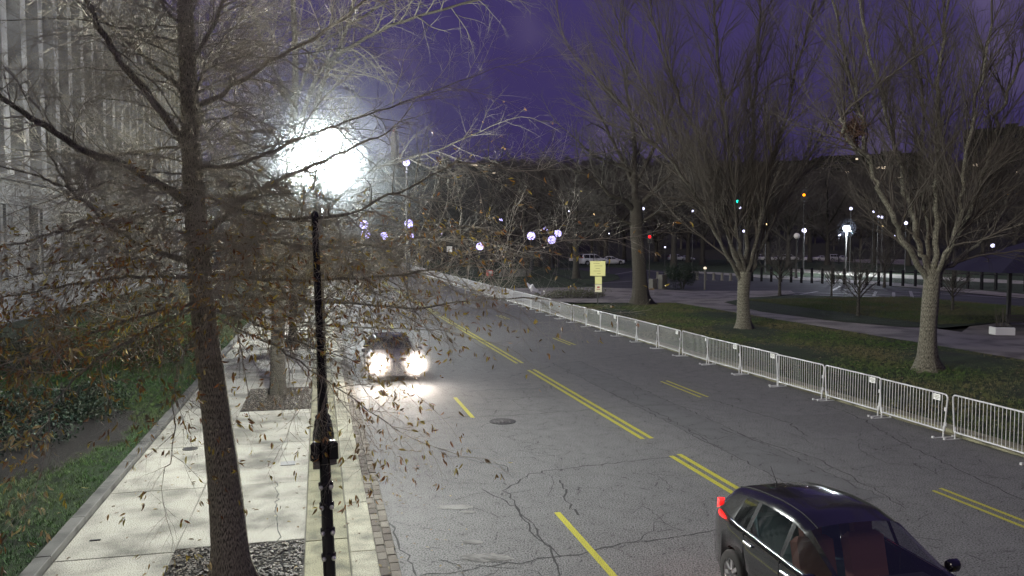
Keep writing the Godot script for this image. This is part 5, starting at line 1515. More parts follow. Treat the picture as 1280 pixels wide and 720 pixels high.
	# right side: two vase-shaped trees and an old one with level limbs
	var vase := {"last": 3, "seg": [0.8, 0.45, 0.3, 0.2], "wob": [0.07, 0.10, 0.13, 0.15], "trop": [0.0, 0.06, 0.05, 0.03], "per_m": [3.0, 3.4, 3.2, 0.0], "ang": [26.0, 30.0, 34.0, 34.0], "lift": [0.12, 0.1, 0.06, 0.0], "len": [4.6, 2.1, 0.95, 0.4], "rad": [0.036, 0.021, 0.014, 0.011], "jit": 0.055, "leaf": 0.0}
	rng.seed = 47
	var r1 := thing("park_tree", Vector3(21.53, 0.12, -25.20), 0, "vase-shaped bare tree with a nest, nearest on the grass strip at the right", "tree", "bare trees on the right grass strip")
	trunk_part(r1, [Vector3(22.18, -0.08, -25.97), Vector3(22.16, 0.61, -26.01), Vector3(22.21, 1.65, -26.06), Vector3(22.31, 2.79, -26.10), Vector3(22.41, 3.81, -26.13)], [0.5, 0.34, 0.29, 0.30, 0.30], M.bark_grey, 6)
	build_limbs(r1, [
		[[Vector3(22.23, 3.39, -26.15), Vector3(21.44, 4.41, -26.08), Vector3(20.62, 5.68, -26.04), Vector3(19.98, 6.84, -26.05), Vector3(19.44, 7.84, -26.03), Vector3(18.90, 8.32, -26.08), Vector3(18.62, 8.84, -26.17), Vector3(18.49, 9.39, -26.23)], 0.125, 0.06, 0.0],
		[[Vector3(19.49, 7.73, -26.01), Vector3(19.13, 9.26, -25.97), Vector3(18.52, 11.23, -26.02), Vector3(17.87, 13.46, -26.09)], 0.08, 0.04, 0.0],
		[[Vector3(22.29, 3.60, -26.15), Vector3(22.24, 4.80, -26.64), Vector3(22.10, 6.34, -27.17), Vector3(22.00, 8.07, -27.70), Vector3(21.79, 10.32, -28.28), Vector3(21.46, 12.62, -28.90), Vector3(21.29, 15.30, -29.50)], 0.125, 0.045, 0.0],
		[[Vector3(22.40, 3.60, -26.12), Vector3(22.54, 5.25, -26.18), Vector3(22.60, 7.35, -26.28), Vector3(22.59, 9.44, -26.40), Vector3(22.86, 11.84, -26.47), Vector3(23.24, 14.54, -26.53)], 0.13, 0.045, 0.0],
		[[Vector3(22.52, 3.60, -26.09), Vector3(22.96, 4.95, -25.65), Vector3(23.33, 6.40, -25.23), Vector3(23.51, 7.97, -24.86), Vector3(23.77, 9.77, -24.49), Vector3(24.29, 11.66, -24.06)], 0.13, 0.045, 0.0],
		[[Vector3(22.52, 3.39, -26.08), Vector3(23.78, 4.41, -26.14), Vector3(25.07, 5.26, -26.20), Vector3(26.08, 6.80, -26.35), Vector3(27.41, 8.38, -26.43)], 0.10, 0.04, 0.0],
		[[Vector3(22.35, 3.60, -26.13), Vector3(22.90, 5.26, -27.02), Vector3(23.28, 7.50, -27.98), Vector3(23.90, 10.13, -28.60), Vector3(23.89, 13.19, -29.39), Vector3(23.88, 15.95, -29.95)], 0.10, 0.04, 0.0],
		[[Vector3(22.46, 3.60, -26.10), Vector3(22.51, 5.23, -25.15), Vector3(22.36, 7.21, -24.68), Vector3(22.39, 9.94, -24.21), Vector3(22.58, 12.34, -23.88)], 0.10, 0.04, 0.0],
	], vase, M.bark_grey, M.twig_right)
	var nest := MB.new()
	for k in 260:
		var a := Vector3(rng.randfn(0, 0.16), rng.randfn(0, 0.24), rng.randfn(0, 0.16))
		nest.bar(a, a + Vector3(rng.randfn(0, 0.2), rng.randfn(0, 0.2), rng.randfn(0, 0.2)), 0.014, 3, 0.008)
	var nm := mat("nest_brown", lin(0.10, 0.055, 0.035), 0.9)
	var no := put("bird_nest", nest.mesh(), nm)
	no.position = Vector3(18.85, 8.96, -26.13)
	tag(no, "brown clump of twigs, a nest, in the left fork of the nearest right tree", "nest")
	rng.seed = 53
	var r2 := thing("park_tree", Vector3(21.60, 0.12, -38.55), 0, "vase-shaped bare tree with a short trunk, second on the right grass strip", "tree", "bare trees on the right grass strip")
	trunk_part(r2, [Vector3(22.57, -0.13, -40.28), Vector3(22.58, 0.65, -40.32), Vector3(22.56, 1.96, -40.40), Vector3(22.66, 3.27, -40.45)], [0.52, 0.36, 0.32, 0.34], M.bark_grey, 6)
	var vase2 := vase.duplicate(true)
	vase2.len = [6.0, 2.9, 1.3, 0.5]; vase2.rad = [0.05, 0.029, 0.02, 0.015]; vase2.per_m = [2.4, 2.7, 2.5, 0.0]; vase2.seg = [1.0, 0.6, 0.4, 0.25]
	build_limbs(r2, [
		[[Vector3(22.44, 2.75, -40.47), Vector3(21.42, 4.58, -40.50), Vector3(20.17, 6.74, -40.61), Vector3(18.85, 8.64, -40.62), Vector3(17.25, 10.30, -40.68), Vector3(15.56, 12.17, -40.98), Vector3(14.07, 13.72, -41.21)], 0.13, 0.04, 0.0],
		[[Vector3(22.53, 3.05, -40.47), Vector3(22.07, 5.02, -41.10), Vector3(21.56, 7.69, -41.78), Vector3(20.70, 10.85, -42.57), Vector3(19.51, 14.03, -43.23), Vector3(18.67, 16.73, -43.58), Vector3(18.26, 18.99, -43.80)], 0.13, 0.045, 0.0],
		[[Vector3(22.61, 3.05, -40.45), Vector3(22.10, 5.45, -40.29), Vector3(21.65, 8.44, -40.15), Vector3(21.08, 11.81, -40.06), Vector3(20.52, 15.11, -39.97), Vector3(20.35, 18.48, -40.19)], 0.13, 0.045, 0.0],
		[[Vector3(22.66, 3.05, -40.44), Vector3(23.07, 5.90, -40.91), Vector3(23.55, 9.49, -41.61), Vector3(24.11, 13.58, -42.12), Vector3(24.60, 17.75, -42.64), Vector3(25.06, 20.61, -43.10)], 0.14, 0.045, 0.0],
		[[Vector3(22.74, 3.05, -40.42), Vector3(23.20, 5.45, -40.03), Vector3(23.61, 8.44, -39.69), Vector3(24.18, 11.39, -39.30), Vector3(24.82, 14.69, -38.92), Vector3(25.67, 17.64, -38.88)], 0.13, 0.045, 0.0],
		[[Vector3(22.78, 2.92, -40.40), Vector3(23.91, 5.02, -40.66), Vector3(25.57, 7.70, -41.03), Vector3(27.14, 9.98, -41.20), Vector3(28.96, 12.75, -41.33)], 0.13, 0.04, 0.0],
		[[Vector3(22.53, 3.27, -40.48), Vector3(21.97, 5.91, -41.58), Vector3(21.17, 9.12, -42.98), Vector3(19.46, 11.93, -44.16), Vector3(17.86, 15.24, -45.13), Vector3(17.20, 18.19, -46.07)], 0.14, 0.04, 0.0],
	], vase2, M.bark_limb, M.twig_right)
	rng.seed = 59
	var old := {"last": 3, "seg": [1.0, 0.6, 0.4, 0.3], "wob": [0.1, 0.12, 0.15, 0.16], "trop": [0.0, 0.01, 0.0, 0.0], "per_m": [2.2, 2.4, 2.6, 0.0], "ang": [48.0, 46.0, 44.0, 40.0], "lift": [0.1, 0.05, 0.0, 0.0], "len": [4.4, 2.2, 1.1, 0.5], "rad": [0.07, 0.042, 0.03, 0.022], "jit": 0.03, "leaf": 0.0}
	var r3 := thing("park_tree", Vector3(23.26, 0.12, -56.51), 0, "old tree with one thick straight trunk and level limbs, beside the utility cabinets", "tree", "bare trees on the right grass strip")
	trunk_part(r3, [Vector3(24.49, -0.19, -59.48), Vector3(24.44, 0.75, -59.54), Vector3(24.35, 3.24, -59.70), Vector3(24.20, 5.74, -59.88), Vector3(24.17, 8.23, -60.02)], [0.95, 0.62, 0.54, 0.5, 0.46], M.bark_dark, 6)
	build_limbs(r3, [
		[[Vector3(24.16, 7.36, -59.98), Vector3(22.88, 8.19, -59.61), Vector3(21.72, 8.59, -59.29), Vector3(20.59, 9.72, -59.20), Vector3(18.70, 10.41, -59.28)], 0.26, 0.06, 0.0],
		[[Vector3(24.22, 7.48, -59.97), Vector3(25.27, 8.83, -59.49), Vector3(26.51, 10.29, -58.86), Vector3(27.08, 11.54, -58.38), Vector3(28.14, 13.12, -57.60)], 0.26, 0.06, 0.0],
		[[Vector3(24.16, 7.73, -60.00), Vector3(24.12, 10.13, -60.45), Vector3(24.37, 12.68, -60.94), Vector3(24.20, 15.94, -61.78), Vector3(24.00, 18.57, -62.38)], 0.32, 0.08, 0.0],
		[[Vector3(24.18, 8.85, -60.06), Vector3(23.32, 11.76, -61.35), Vector3(22.46, 14.43, -62.73), Vector3(21.37, 16.75, -63.53)], 0.2, 0.06, 0.0],
		[[Vector3(24.20, 9.49, -60.29), Vector3(25.95, 12.12, -61.15), Vector3(27.45, 14.81, -61.98), Vector3(29.05, 17.59, -62.78)], 0.2, 0.06, 0.0],
		[[Vector3(24.26, 6.05, -59.88), Vector3(22.56, 6.85, -60.12), Vector3(20.59, 7.33, -60.10), Vector3(18.36, 7.07, -60.20)], 0.14, 0.04, 0.0],
		[[Vector3(24.25, 10.44, -60.43), Vector3(22.79, 11.07, -60.81), Vector3(21.27, 11.63, -61.21), Vector3(19.46, 13.26, -61.73)], 0.18, 0.05, 0.0],
		[[Vector3(24.27, 6.36, -59.90), Vector3(26.08, 7.46, -59.01), Vector3(27.63, 7.86, -58.05), Vector3(29.13, 7.41, -57.05)], 0.14, 0.04, 0.0],
	], old, M.bark_dark, M.twig_far)
	# trees of the park and along the far avenue: four kinds, copied at their own sizes
	var bare := {"last": 3, "seg": [0.7, 0.5, 0.4, 0.3], "wob": [0.1, 0.12, 0.15, 0.15], "trop": [0.0, 0.02, 0.01, 0.0], "per_m": [2.6, 3.0, 3.2, 0.0], "ang": [45.0, 45.0, 45.0, 40.0], "lift": [0.15, 0.1, 0.05, 0.0], "len": [2.3, 1.15, 0.6, 0.3], "rad": [0.035, 0.018, 0.012, 0.008], "jit": 0.03, "leaf": 0.0}
	var kinds := []
	var kl := ["round bare tree", "broad bare tree", "tall narrow bare tree", "ragged bare tree"]
	var gr := "bare trees of the park and far avenue"
	for k in 4:
		kinds.append(generic_tree("far_tree", 10.0, [4.2, 5.4, 3.0, 4.4][k], 70 + k, bare, M.bark_far, M.twig_far, "", gr))
	rng.seed = 80
	var spots := [[720, 349, 165, "with pale twigs behind the yellow sign"], [655, 336, 185, "behind the lone globe lamp's right side"], [612, 334, 170, "behind the red box and the far barriers"], [575, 331, 180, "behind the white square sign"], [540, 329, 172, "right of the obelisk, standing against the sky"],
		[505, 325, 215, "directly below the obelisk"], [472, 324, 225, "left of the obelisk, half lost in the glare"], [440, 325, 190, "lost in the glare of the nearest lamp"], [690, 330, 175, "behind the close pair of globe lamps"], [757, 331, 178, "behind the white van's nose"],
		[842, 334, 165, "right of the thick trunk, behind the round bush"], [878, 331, 195, "behind the path light"], [985, 334, 185, "behind the unlit globe lamp post"], [1034, 331, 188, "just left of the floodlight"], [1092, 330, 192, "just right of the floodlight"],
		[1135, 332, 200, "behind the left stem of the nearest right tree"], [1228, 333, 190, "behind the amber window"], [1268, 335, 175, "rightmost, at the picture's edge"], [1185, 330, 210, "behind the fork of the nearest right tree"], [912, 329, 200, "behind the vase-shaped tree's left stem"], [960, 330, 198, "behind the vase-shaped tree's right stem"],
		[780, 327, 205, "far behind the thick trunk's left edge"], [640, 327, 200, "small, far behind the low wall"], [1310, 334, 170, "just beyond the right edge"], [820, 327, 215, "far behind the two cabinets"], [595, 326, 205, "far behind the lone globe lamp"], [672, 333, 180, "between the lone globe lamp and the close pair"], [740, 329, 200, "above the white van's roof"], [860, 328, 200, "above the round bush"], [935, 330, 205, "in the gap right of the vase-shaped tree's trunk"], [1012, 328, 200, "behind the lit globe lamp beside the floodlight"], [1062, 327, 205, "directly behind the floodlight"], [1110, 329, 205, "behind the long black fence's middle"], [1160, 327, 200, "straight behind the nearest right trunk"], [1208, 329, 205, "left of the amber window"], [555, 328, 190, "just right of the obelisk's foot"], [525, 331, 185, "over the square sign's left side"]]
	for k in spots.size():
		var q = spots[k]
		var d: float = 1020.0 * 4.8 / (q[1] - 305.0)
		var at: Vector3 = AHEAD * d + ASIDE * d * ((q[0] - 640.0) / 1020.0)
		var h: float = 4.8 + (305.0 - q[2]) / 1020.0 * d
		plant(kinds[k % 4], k < 4, at, h / 9.6, "%s %s" % [kl[k % 4], q[3]])
	var young := [[975, 371, 285, "slim young tree on the lawn island, leftmost"], [1074, 398, 300, "young forked tree in the middle of the lawn island"], [1192, 391, 312, "small twin-stemmed tree on the lawn island behind the nearest right tree"], [1040, 372, 318, "tiny young tree beside the painted hatching"], [1106, 360, 285, "young tree by the black fence"], [658, 352, 300, "young tree rising behind the far barriers near the low wall"]]
	for k in young.size():
		var q = young[k]
		var d: float = 1020.0 * 4.8 / (q[1] - 305.0)
		var at: Vector3 = AHEAD * d + ASIDE * d * ((q[0] - 640.0) / 1020.0)
		var h: float = 4.8 + (305.0 - q[2]) / 1020.0 * d
		plant(kinds[2], false, at, h / 9.6, q[3])
	# more street trees in the left row
	plant(kinds[1], false, Vector3(-1.2, 0.1, -39.5), 0.95, "third street tree of the left row, far behind the lamp post")
	plant(kinds[0], false, Vector3(-1.2, 0.1, -53.5), 1.0, "fourth street tree of the left row, near the distant lamps")
	plant(kinds[3], false, Vector3(-1.2, 0.1, -67.5), 1.0, "fifth street tree of the left row, almost hidden by twigs")
	# the wood on the hillside
	var wood := MultiMesh.new()
	wood.transform_format = MultiMesh.TRANSFORM_3D
	var wm := MB.new()
	rng.seed = 91
	for k in 420:
		var y := rng.randf()
		var w := sin(PI * clampf(y * 0.85 + 0.1, 0, 1)) * 3.6
		var a := rng.randf() * TAU
		var p := Vector3(cos(a) * w * sqrt(rng.randf()), 2.0 + y * 8.0, sin(a) * w * sqrt(rng.randf()))
		wm.bar(p, p + Vector3(rng.randfn(0, 0.7), rng.randf_range(0.2, 1.4), rng.randfn(0, 0.7)), 0.07, 3, 0.02)
	wm.bar(Vector3.ZERO, Vector3(0, 8, 0), 0.25, 5, 0.06)
	wood.mesh = wm.mesh()
	wood.instance_count = 2400
	for k in 2400:
		var d := 250.0 + 720.0 * pow(rng.randf(), 0.8)
		var at: Vector3 = AHEAD * d + ASIDE * d * rng.randf_range(-0.55, 0.9)
		at.y = hill_at(at) - 0.5
		wood.set_instance_transform(k, Transform3D(Basis(Vector3.UP, rng.randf() * TAU).scaled(Vector3.ONE * (0.8 + 1.5 * pow(rng.randf(), 2.0))), at))
	var wo := MultiMeshInstance3D.new()
	wo.multimesh = wood; wo.material_override = M.twig_far; wo.name = "woods"
	add_child(wo)
	tag(wo, "dark bare woods covering the far hillside", "woods", "", "stuff")
	# shrubs
	shrub("shrub", Vector3(-7.24, 0.15, -34.71), Vector3(5.0, 2.2, 6.0), 5200, 0.13, [Color(0.07, 0.045, 0.025), Color(0.09, 0.06, 0.025), Color(0.05, 0.05, 0.02)], "brown leafy shrub on the lawn behind the oak's low branches", 101)
	shrub("evergreen_shrub", Vector3(-7.19, 0.20, -20.41), Vector3(3.2, 1.5, 4.0), 8000, 0.10, [Color(0.012, 0.03, 0.018), Color(0.018, 0.035, 0.015)], "dark evergreen shrub at the left edge in the mulch bed", 103)
	shrub("evergreen_shrub", Vector3(-6.58, 0.20, -23.80), Vector3(2.6, 1.0, 3.4), 7000, 0.09, [Color(0.012, 0.028, 0.016), Color(0.022, 0.03, 0.013)], "low dark evergreen shrub spreading over the right half of the mulch bed", 107)
	shrub("evergreen_shrub", Vector3(-10.05, 0.20, -31.44), Vector3(3.6, 1.6, 5.0), 4200, 0.11, [Color(0.03, 0.03, 0.018), Color(0.04, 0.03, 0.015)], "low dark shrub under the building's wall at the left edge", 104)
	shrub("round_bush", Vector3(37.28, 0.00, -79.43), Vector3(3.6, 2.9, 3.2), 7000, 0.13, [Color(0.012, 0.028, 0.016), Color(0.016, 0.03, 0.012)], "round dark evergreen bush between the cabinets and the path light", 105)
	shrub("low_hedge", Vector3(21.43, 0.00, -67.79), Vector3(6.0, 1.1, 2.2), 2600, 0.16, [Color(0.09, 0.10, 0.06), Color(0.12, 0.12, 0.08)], "low pale green hedge behind the barriers left of the yellow sign", 106)


func plant(kind: Node3D, first: bool, at: Vector3, size: float, label: String) -> void:
	if first:
		kind.position = at; kind.scale = Vector3.ONE * size; kind.rotation.y = rng.randf() * TAU
		kind.set_meta("label", label)
	else:
		copy(kind, at, rng.randf() * TAU, label, size)


# ---------------------------------------------------------------- cars
func key(keys: Array, s: float) -> float:
	for i in keys.size() - 1:
		if s <= keys[i + 1][0]:
			var t: float = clampf((s - keys[i][0]) / maxf(0.0001, keys[i + 1][0] - keys[i][0]), 0, 1)
			return lerpf(keys[i][1], keys[i + 1][1], t)
	return keys[-1][1]


# Car: nose at s = 0, tail at s = length; along local z from +length/2 (nose) to -length/2.
func make_car(called: String, label: String, S: Dictionary, paint: Material) -> Node3D:
	var t := thing(called, Vector3.ZERO, 0, label, "car")
	var L: float = S.length
	var n := int(L / 0.08)
	var rows := []
	for i in n + 1:
		var s := L * i / n
		var top := key(S.top, s); var belt := minf(key(S.belt, s), top); var hw := key(S.half, s); var rw := minf(key(S.roof_half, s), hw * 0.97)
		var yb: float = S.sill
		if s < 0.25 or s > L - 0.25:
			yb += 0.06
		for ax in S.axles:
			var q: float = absf(s - ax)
			if q < S.wheel + 0.06:
				yb = maxf(yb, sqrt(pow(S.wheel + 0.06, 2) - q * q) + S.wheel - 0.02)
		yb = minf(yb, belt - 0.1)
		var glassy := top > belt + 0.12
		var e := 0.86
		var mid_y := lerpf(yb, belt, 0.5)
		rows.append([Vector2(hw * 0.90, yb - 0.02), Vector2(hw * 0.985, yb + 0.02), Vector2(hw, lerpf(mid_y, belt, 0.1)), Vector2(hw * 1.0, belt - 0.10), Vector2(hw * 0.975, belt - 0.012),
			Vector2(hw * 0.955, belt + 0.012 if glassy else belt), Vector2(lerpf(hw * 0.955, rw, e), lerpf(belt, top - 0.05, e)), Vector2(rw * 0.97, top - 0.045 if glassy else top - 0.012), Vector2(rw * 0.84, top - 0.012), Vector2(rw * 0.45, top + 0.006), Vector2(0.0, top + 0.014)])
	var body := SurfaceTool.new(); body.begin(Mesh.PRIMITIVE_TRIANGLES)
	var side_glass := [MB.new(), MB.new()]
	var ws := MB.new(); var rear := MB.new(); var trim := MB.new()
	var m := 11
	var at := func(i: int, j: int, sd: float) -> Vector3:
		return Vector3(rows[i][j].x * sd, rows[i][j].y, L / 2 - L * i / n)
	for i in n:
		var s := L * (i + 0.5) / n
		for j in m - 1:
			for sd in [-1.0, 1.0]:
				var a: Vector3 = at.call(i, j, sd); var b: Vector3 = at.call(i + 1, j, sd); var c: Vector3 = at.call(i + 1, j + 1, sd); var d: Vector3 = at.call(i, j + 1, sd)
				var into: MB = null
				if j == 5:
					for w in S.windows:
						if s > w[0] and s < w[1]:
							into = side_glass[0 if sd < 0 else 1]
				if j >= 7 and s > S.windscreen[0] and s < S.windscreen[1]:
					into = ws
				if j >= 7 and s > S.rear_window[0] and s < S.rear_window[1]:
					into = rear
				if into:
					if sd > 0:
						into.quad(a, b, c, d)
					else:
						into.quad(d, c, b, a)
				else:
					var q := [a, b, c, d] if sd > 0 else [d, c, b, a]
					body.set_smooth_group(1)
					for k in [0, 2, 1, 0, 3, 2]:
						body.add_vertex(q[k])
	# closed nose and tail
	for e in [0, n]:
		for j in m - 1:
			var a: Vector3 = at.call(e, j, 1.0); var b: Vector3 = at.call(e, j + 1, 1.0); var c: Vector3 = at.call(e, j + 1, -1.0); var d: Vector3 = at.call(e, j, -1.0)
			var q := [a, b, c, d] if e == 0 else [d, c, b, a]
			body.set_smooth_group(2)
			for k in [0, 2, 1, 0, 3, 2]:
				body.add_vertex(q[k])
	body.index()
	body.generate_normals()
	put("body", body.commit(), paint, t)
	for k in 2:
		put("side_window", side_glass[k].mesh(), M.car_glass, t)
	put("windscreen", ws.mesh(), M.windscreen_glass, t)
	put("rear_window", rear.mesh(), M.car_glass, t)
	# bright strip under the side windows, door seams, handles, mirrors
	for sd in [-1.0, 1.0]:
		var st := MB.new()
		var pts := PackedVector3Array(); var rr := PackedFloat32Array()
		var w0: float = S.windows[0][0] - 0.1; var w1: float = S.windows[-1][1] + 0.05
		for k in 17:
			var s := lerpf(w0, w1, k / 16.0)
			pts.push_back(Vector3(sd * (key(S.half, s) * 0.972 + 0.004), minf(key(S.belt, s), key(S.top, s)) - 0.004, L / 2 - s)); rr.push_back(0.011)
		st.tube(pts, rr, 5)
		put("window_trim", st.mesh(), M.chrome if S.get("chrome", false) else M.rubber, t)
		for s in S.seams:
			var sm := MB.new()
			var hp := PackedVector3Array(); var hr := PackedFloat32Array()
			for k in 6:
				var y := lerpf(S.sill + 0.12, key(S.belt, s) - 0.03, k / 5.0)
				hp.push_back(Vector3(sd * (key(S.half, s) * (0.995 + 0.005 * sin(PI * k / 5.0)) + 0.001), y, L / 2 - s)); hr.push_back(0.006)
			sm.tube(hp, hr, 4)
			put("door_seam", sm.mesh(), M.rubber, t)
		for s in S.handles:
			var h := MB.new()
			h.box(Vector3(sd * (key(S.half, s) + 0.02), key(S.belt, s) - 0.13, L / 2 - s), Vector3(0.03, 0.03, 0.2), Basis.IDENTITY, 0.008)
			put("door_handle", h.mesh(), M.chrome if S.get("chrome", false) else paint, t)
		var mi := MB.new()
		var mp := Vector3(sd * (key(S.half, S.mirror) + 0.10), key(S.belt, S.mirror) + 0.06, L / 2 - S.mirror)
		mi.lathe(mp, [[0.0, -0.10], [0.06, -0.09], [0.08, -0.04], [0.08, 0.05], [0.05, 0.085], [0.0, 0.09]], 10, Basis(Vector3.FORWARD, PI / 2 * sd).scaled(Vector3(1, 1, 0.75)))
		mi.bar(mp, Vector3(sd * (key(S.half, S.mirror) - 0.04), mp.y - 0.07, mp.z), 0.025, 6)
		put("mirror", mi.mesh(), paint, t)
		var hl := MB.new()
		hl.lathe(Vector3(sd * key(S.half, 0.2) * 0.74, S.lamp_y, L / 2 - 0.1), [[0.13, -0.06], [0.14, 0.0], [0.11, 0.07], [0.0, 0.09]], 14, Basis(Vector3.RIGHT, PI / 2 - 0.15).scaled(Vector3(1.1, 1, 0.8)))
		put("headlight", hl.mesh(), M.headlight_lit if S.lights else M.chrome, t)
		var tl := MB.new()
		var sT: float = L - 0.16
		for k in 6:
			var y: float = S.tail_y - 0.15 + 0.06 * k
			var th := 0.045 + 0.025 * sin(PI * (k + 0.5) / 6.0)
			tl.box(Vector3(sd * (key(S.half, sT) * 0.955 - 0.035), y, -L / 2 + 0.19), Vector3(0.06 + th * 0.6, 0.062, 0.12 + th), Basis(Vector3.UP, sd * 0.35), 0.008)
		put("tail_light", tl.mesh(), M.tail_light_lit if S.get("rust", false) else M.red_paint, t)
		for k in 2:
			var ax: float = S.axles[k]
			var wx: float = key(S.half, ax) - 0.10
			var turn := Basis(Vector3.FORWARD, PI / 2)
			var ty := MB.new()
			var R: float = S.wheel
			ty.lathe(Vector3(sd * wx, R, L / 2 - ax), [[R * 0.62, -0.1], [R * 0.93, -0.105], [R, -0.07], [R, 0.07], [R * 0.93, 0.105], [R * 0.62, 0.1]], 28, turn)
			var w := put("wheel", ty.mesh(), M.rubber, t)
			var rim := MB.new()
			rim.lathe(Vector3(sd * wx, R, L / 2 - ax), [[R * 0.64, -0.09], [R * 0.58, -0.06], [R * 0.58, 0.06], [R * 0.64, 0.09]], 24, turn)
			for q in 7:
				var a := TAU * q / 7
				rim.box(Vector3(sd * (wx + 0.075), R + cos(a) * R * 0.33, L / 2 - ax + sin(a) * R * 0.33), Vector3(0.03, R * 0.56, 0.05), Basis(Vector3.RIGHT, a), 0.006)
			rim.lathe(Vector3(sd * (wx + 0.085), R, L / 2 - ax), [[0.06, -0.02], [0.06, 0.02], [0.0, 0.025]], 12, turn)
			put("rim", rim.mesh(), M.alloy, w)
	for sd in [-1.0, 1.0]:                                     # roof mouldings and shallow ribs
		var rp := PackedVector3Array(); var rr2 := PackedFloat32Array()
		for k in 13:
			var s := lerpf(S.windscreen[1], S.rear_window[0] - 0.05, k / 12.0)
			rp.push_back(Vector3(sd * key(S.roof_half, s) * 0.84, key(S.top, s) - 0.008, L / 2 - s)); rr2.push_back(0.008)
		var rm := MB.new(); rm.tube(rp, rr2, 5)
		put("roof_moulding", rm.mesh(), M.rubber, t)
	# floor, seats, dashboard
	var fl := MB.new()
	fl.box(Vector3(0, S.sill + 0.12, 0), Vector3(key(S.half, L / 2) * 1.7, 0.12, L * 0.86))
	fl.box(Vector3(0, key(S.belt, 1.1) - 0.12, L / 2 - S.windscreen[0] - 0.28), Vector3(key(S.half, L / 2) * 1.62, 0.2, 0.5), Basis.IDENTITY, 0.06)
	put("cabin", fl.mesh(), M.cabin, t)
	for q in [[-0.36, S.seat, "seat_front"], [0.36, S.seat, "seat_front"], [-0.36, S.seat + 0.95, "seat_rear"], [0.36, S.seat + 0.95, "seat_rear"]]:
		var se := MB.new()
		se.box(Vector3(q[0], S.sill + 0.36, L / 2 - q[1] + 0.22), Vector3(0.5, 0.18, 0.5), Basis.IDENTITY, 0.05)
		se.box(Vector3(q[0], S.sill + 0.68, L / 2 - q[1] - 0.1), Vector3(0.5, 0.62, 0.16), Basis(Vector3.RIGHT, -0.25), 0.06)
		se.box(Vector3(q[0], S.sill + 1.07, L / 2 - q[1] - 0.2), Vector3(0.26, 0.2, 0.1), Basis(Vector3.RIGHT, -0.2), 0.04)
		put("seat", se.mesh(), M.seat_rust if S.get("rust", false) and q[1] == S.seat else M.seat_teal if S.get("rust", false) else M.cabin, t)
	var an := MB.new()
	an.bar(Vector3(0, key(S.top, L - 0.5), -L / 2 + 0.45), Vector3(0, key(S.top, L - 0.5) + 0.2, -L / 2 + 0.28), 0.006, 5, 0.003)
	put("antenna", an.mesh(), M.rubber, t)
	return t


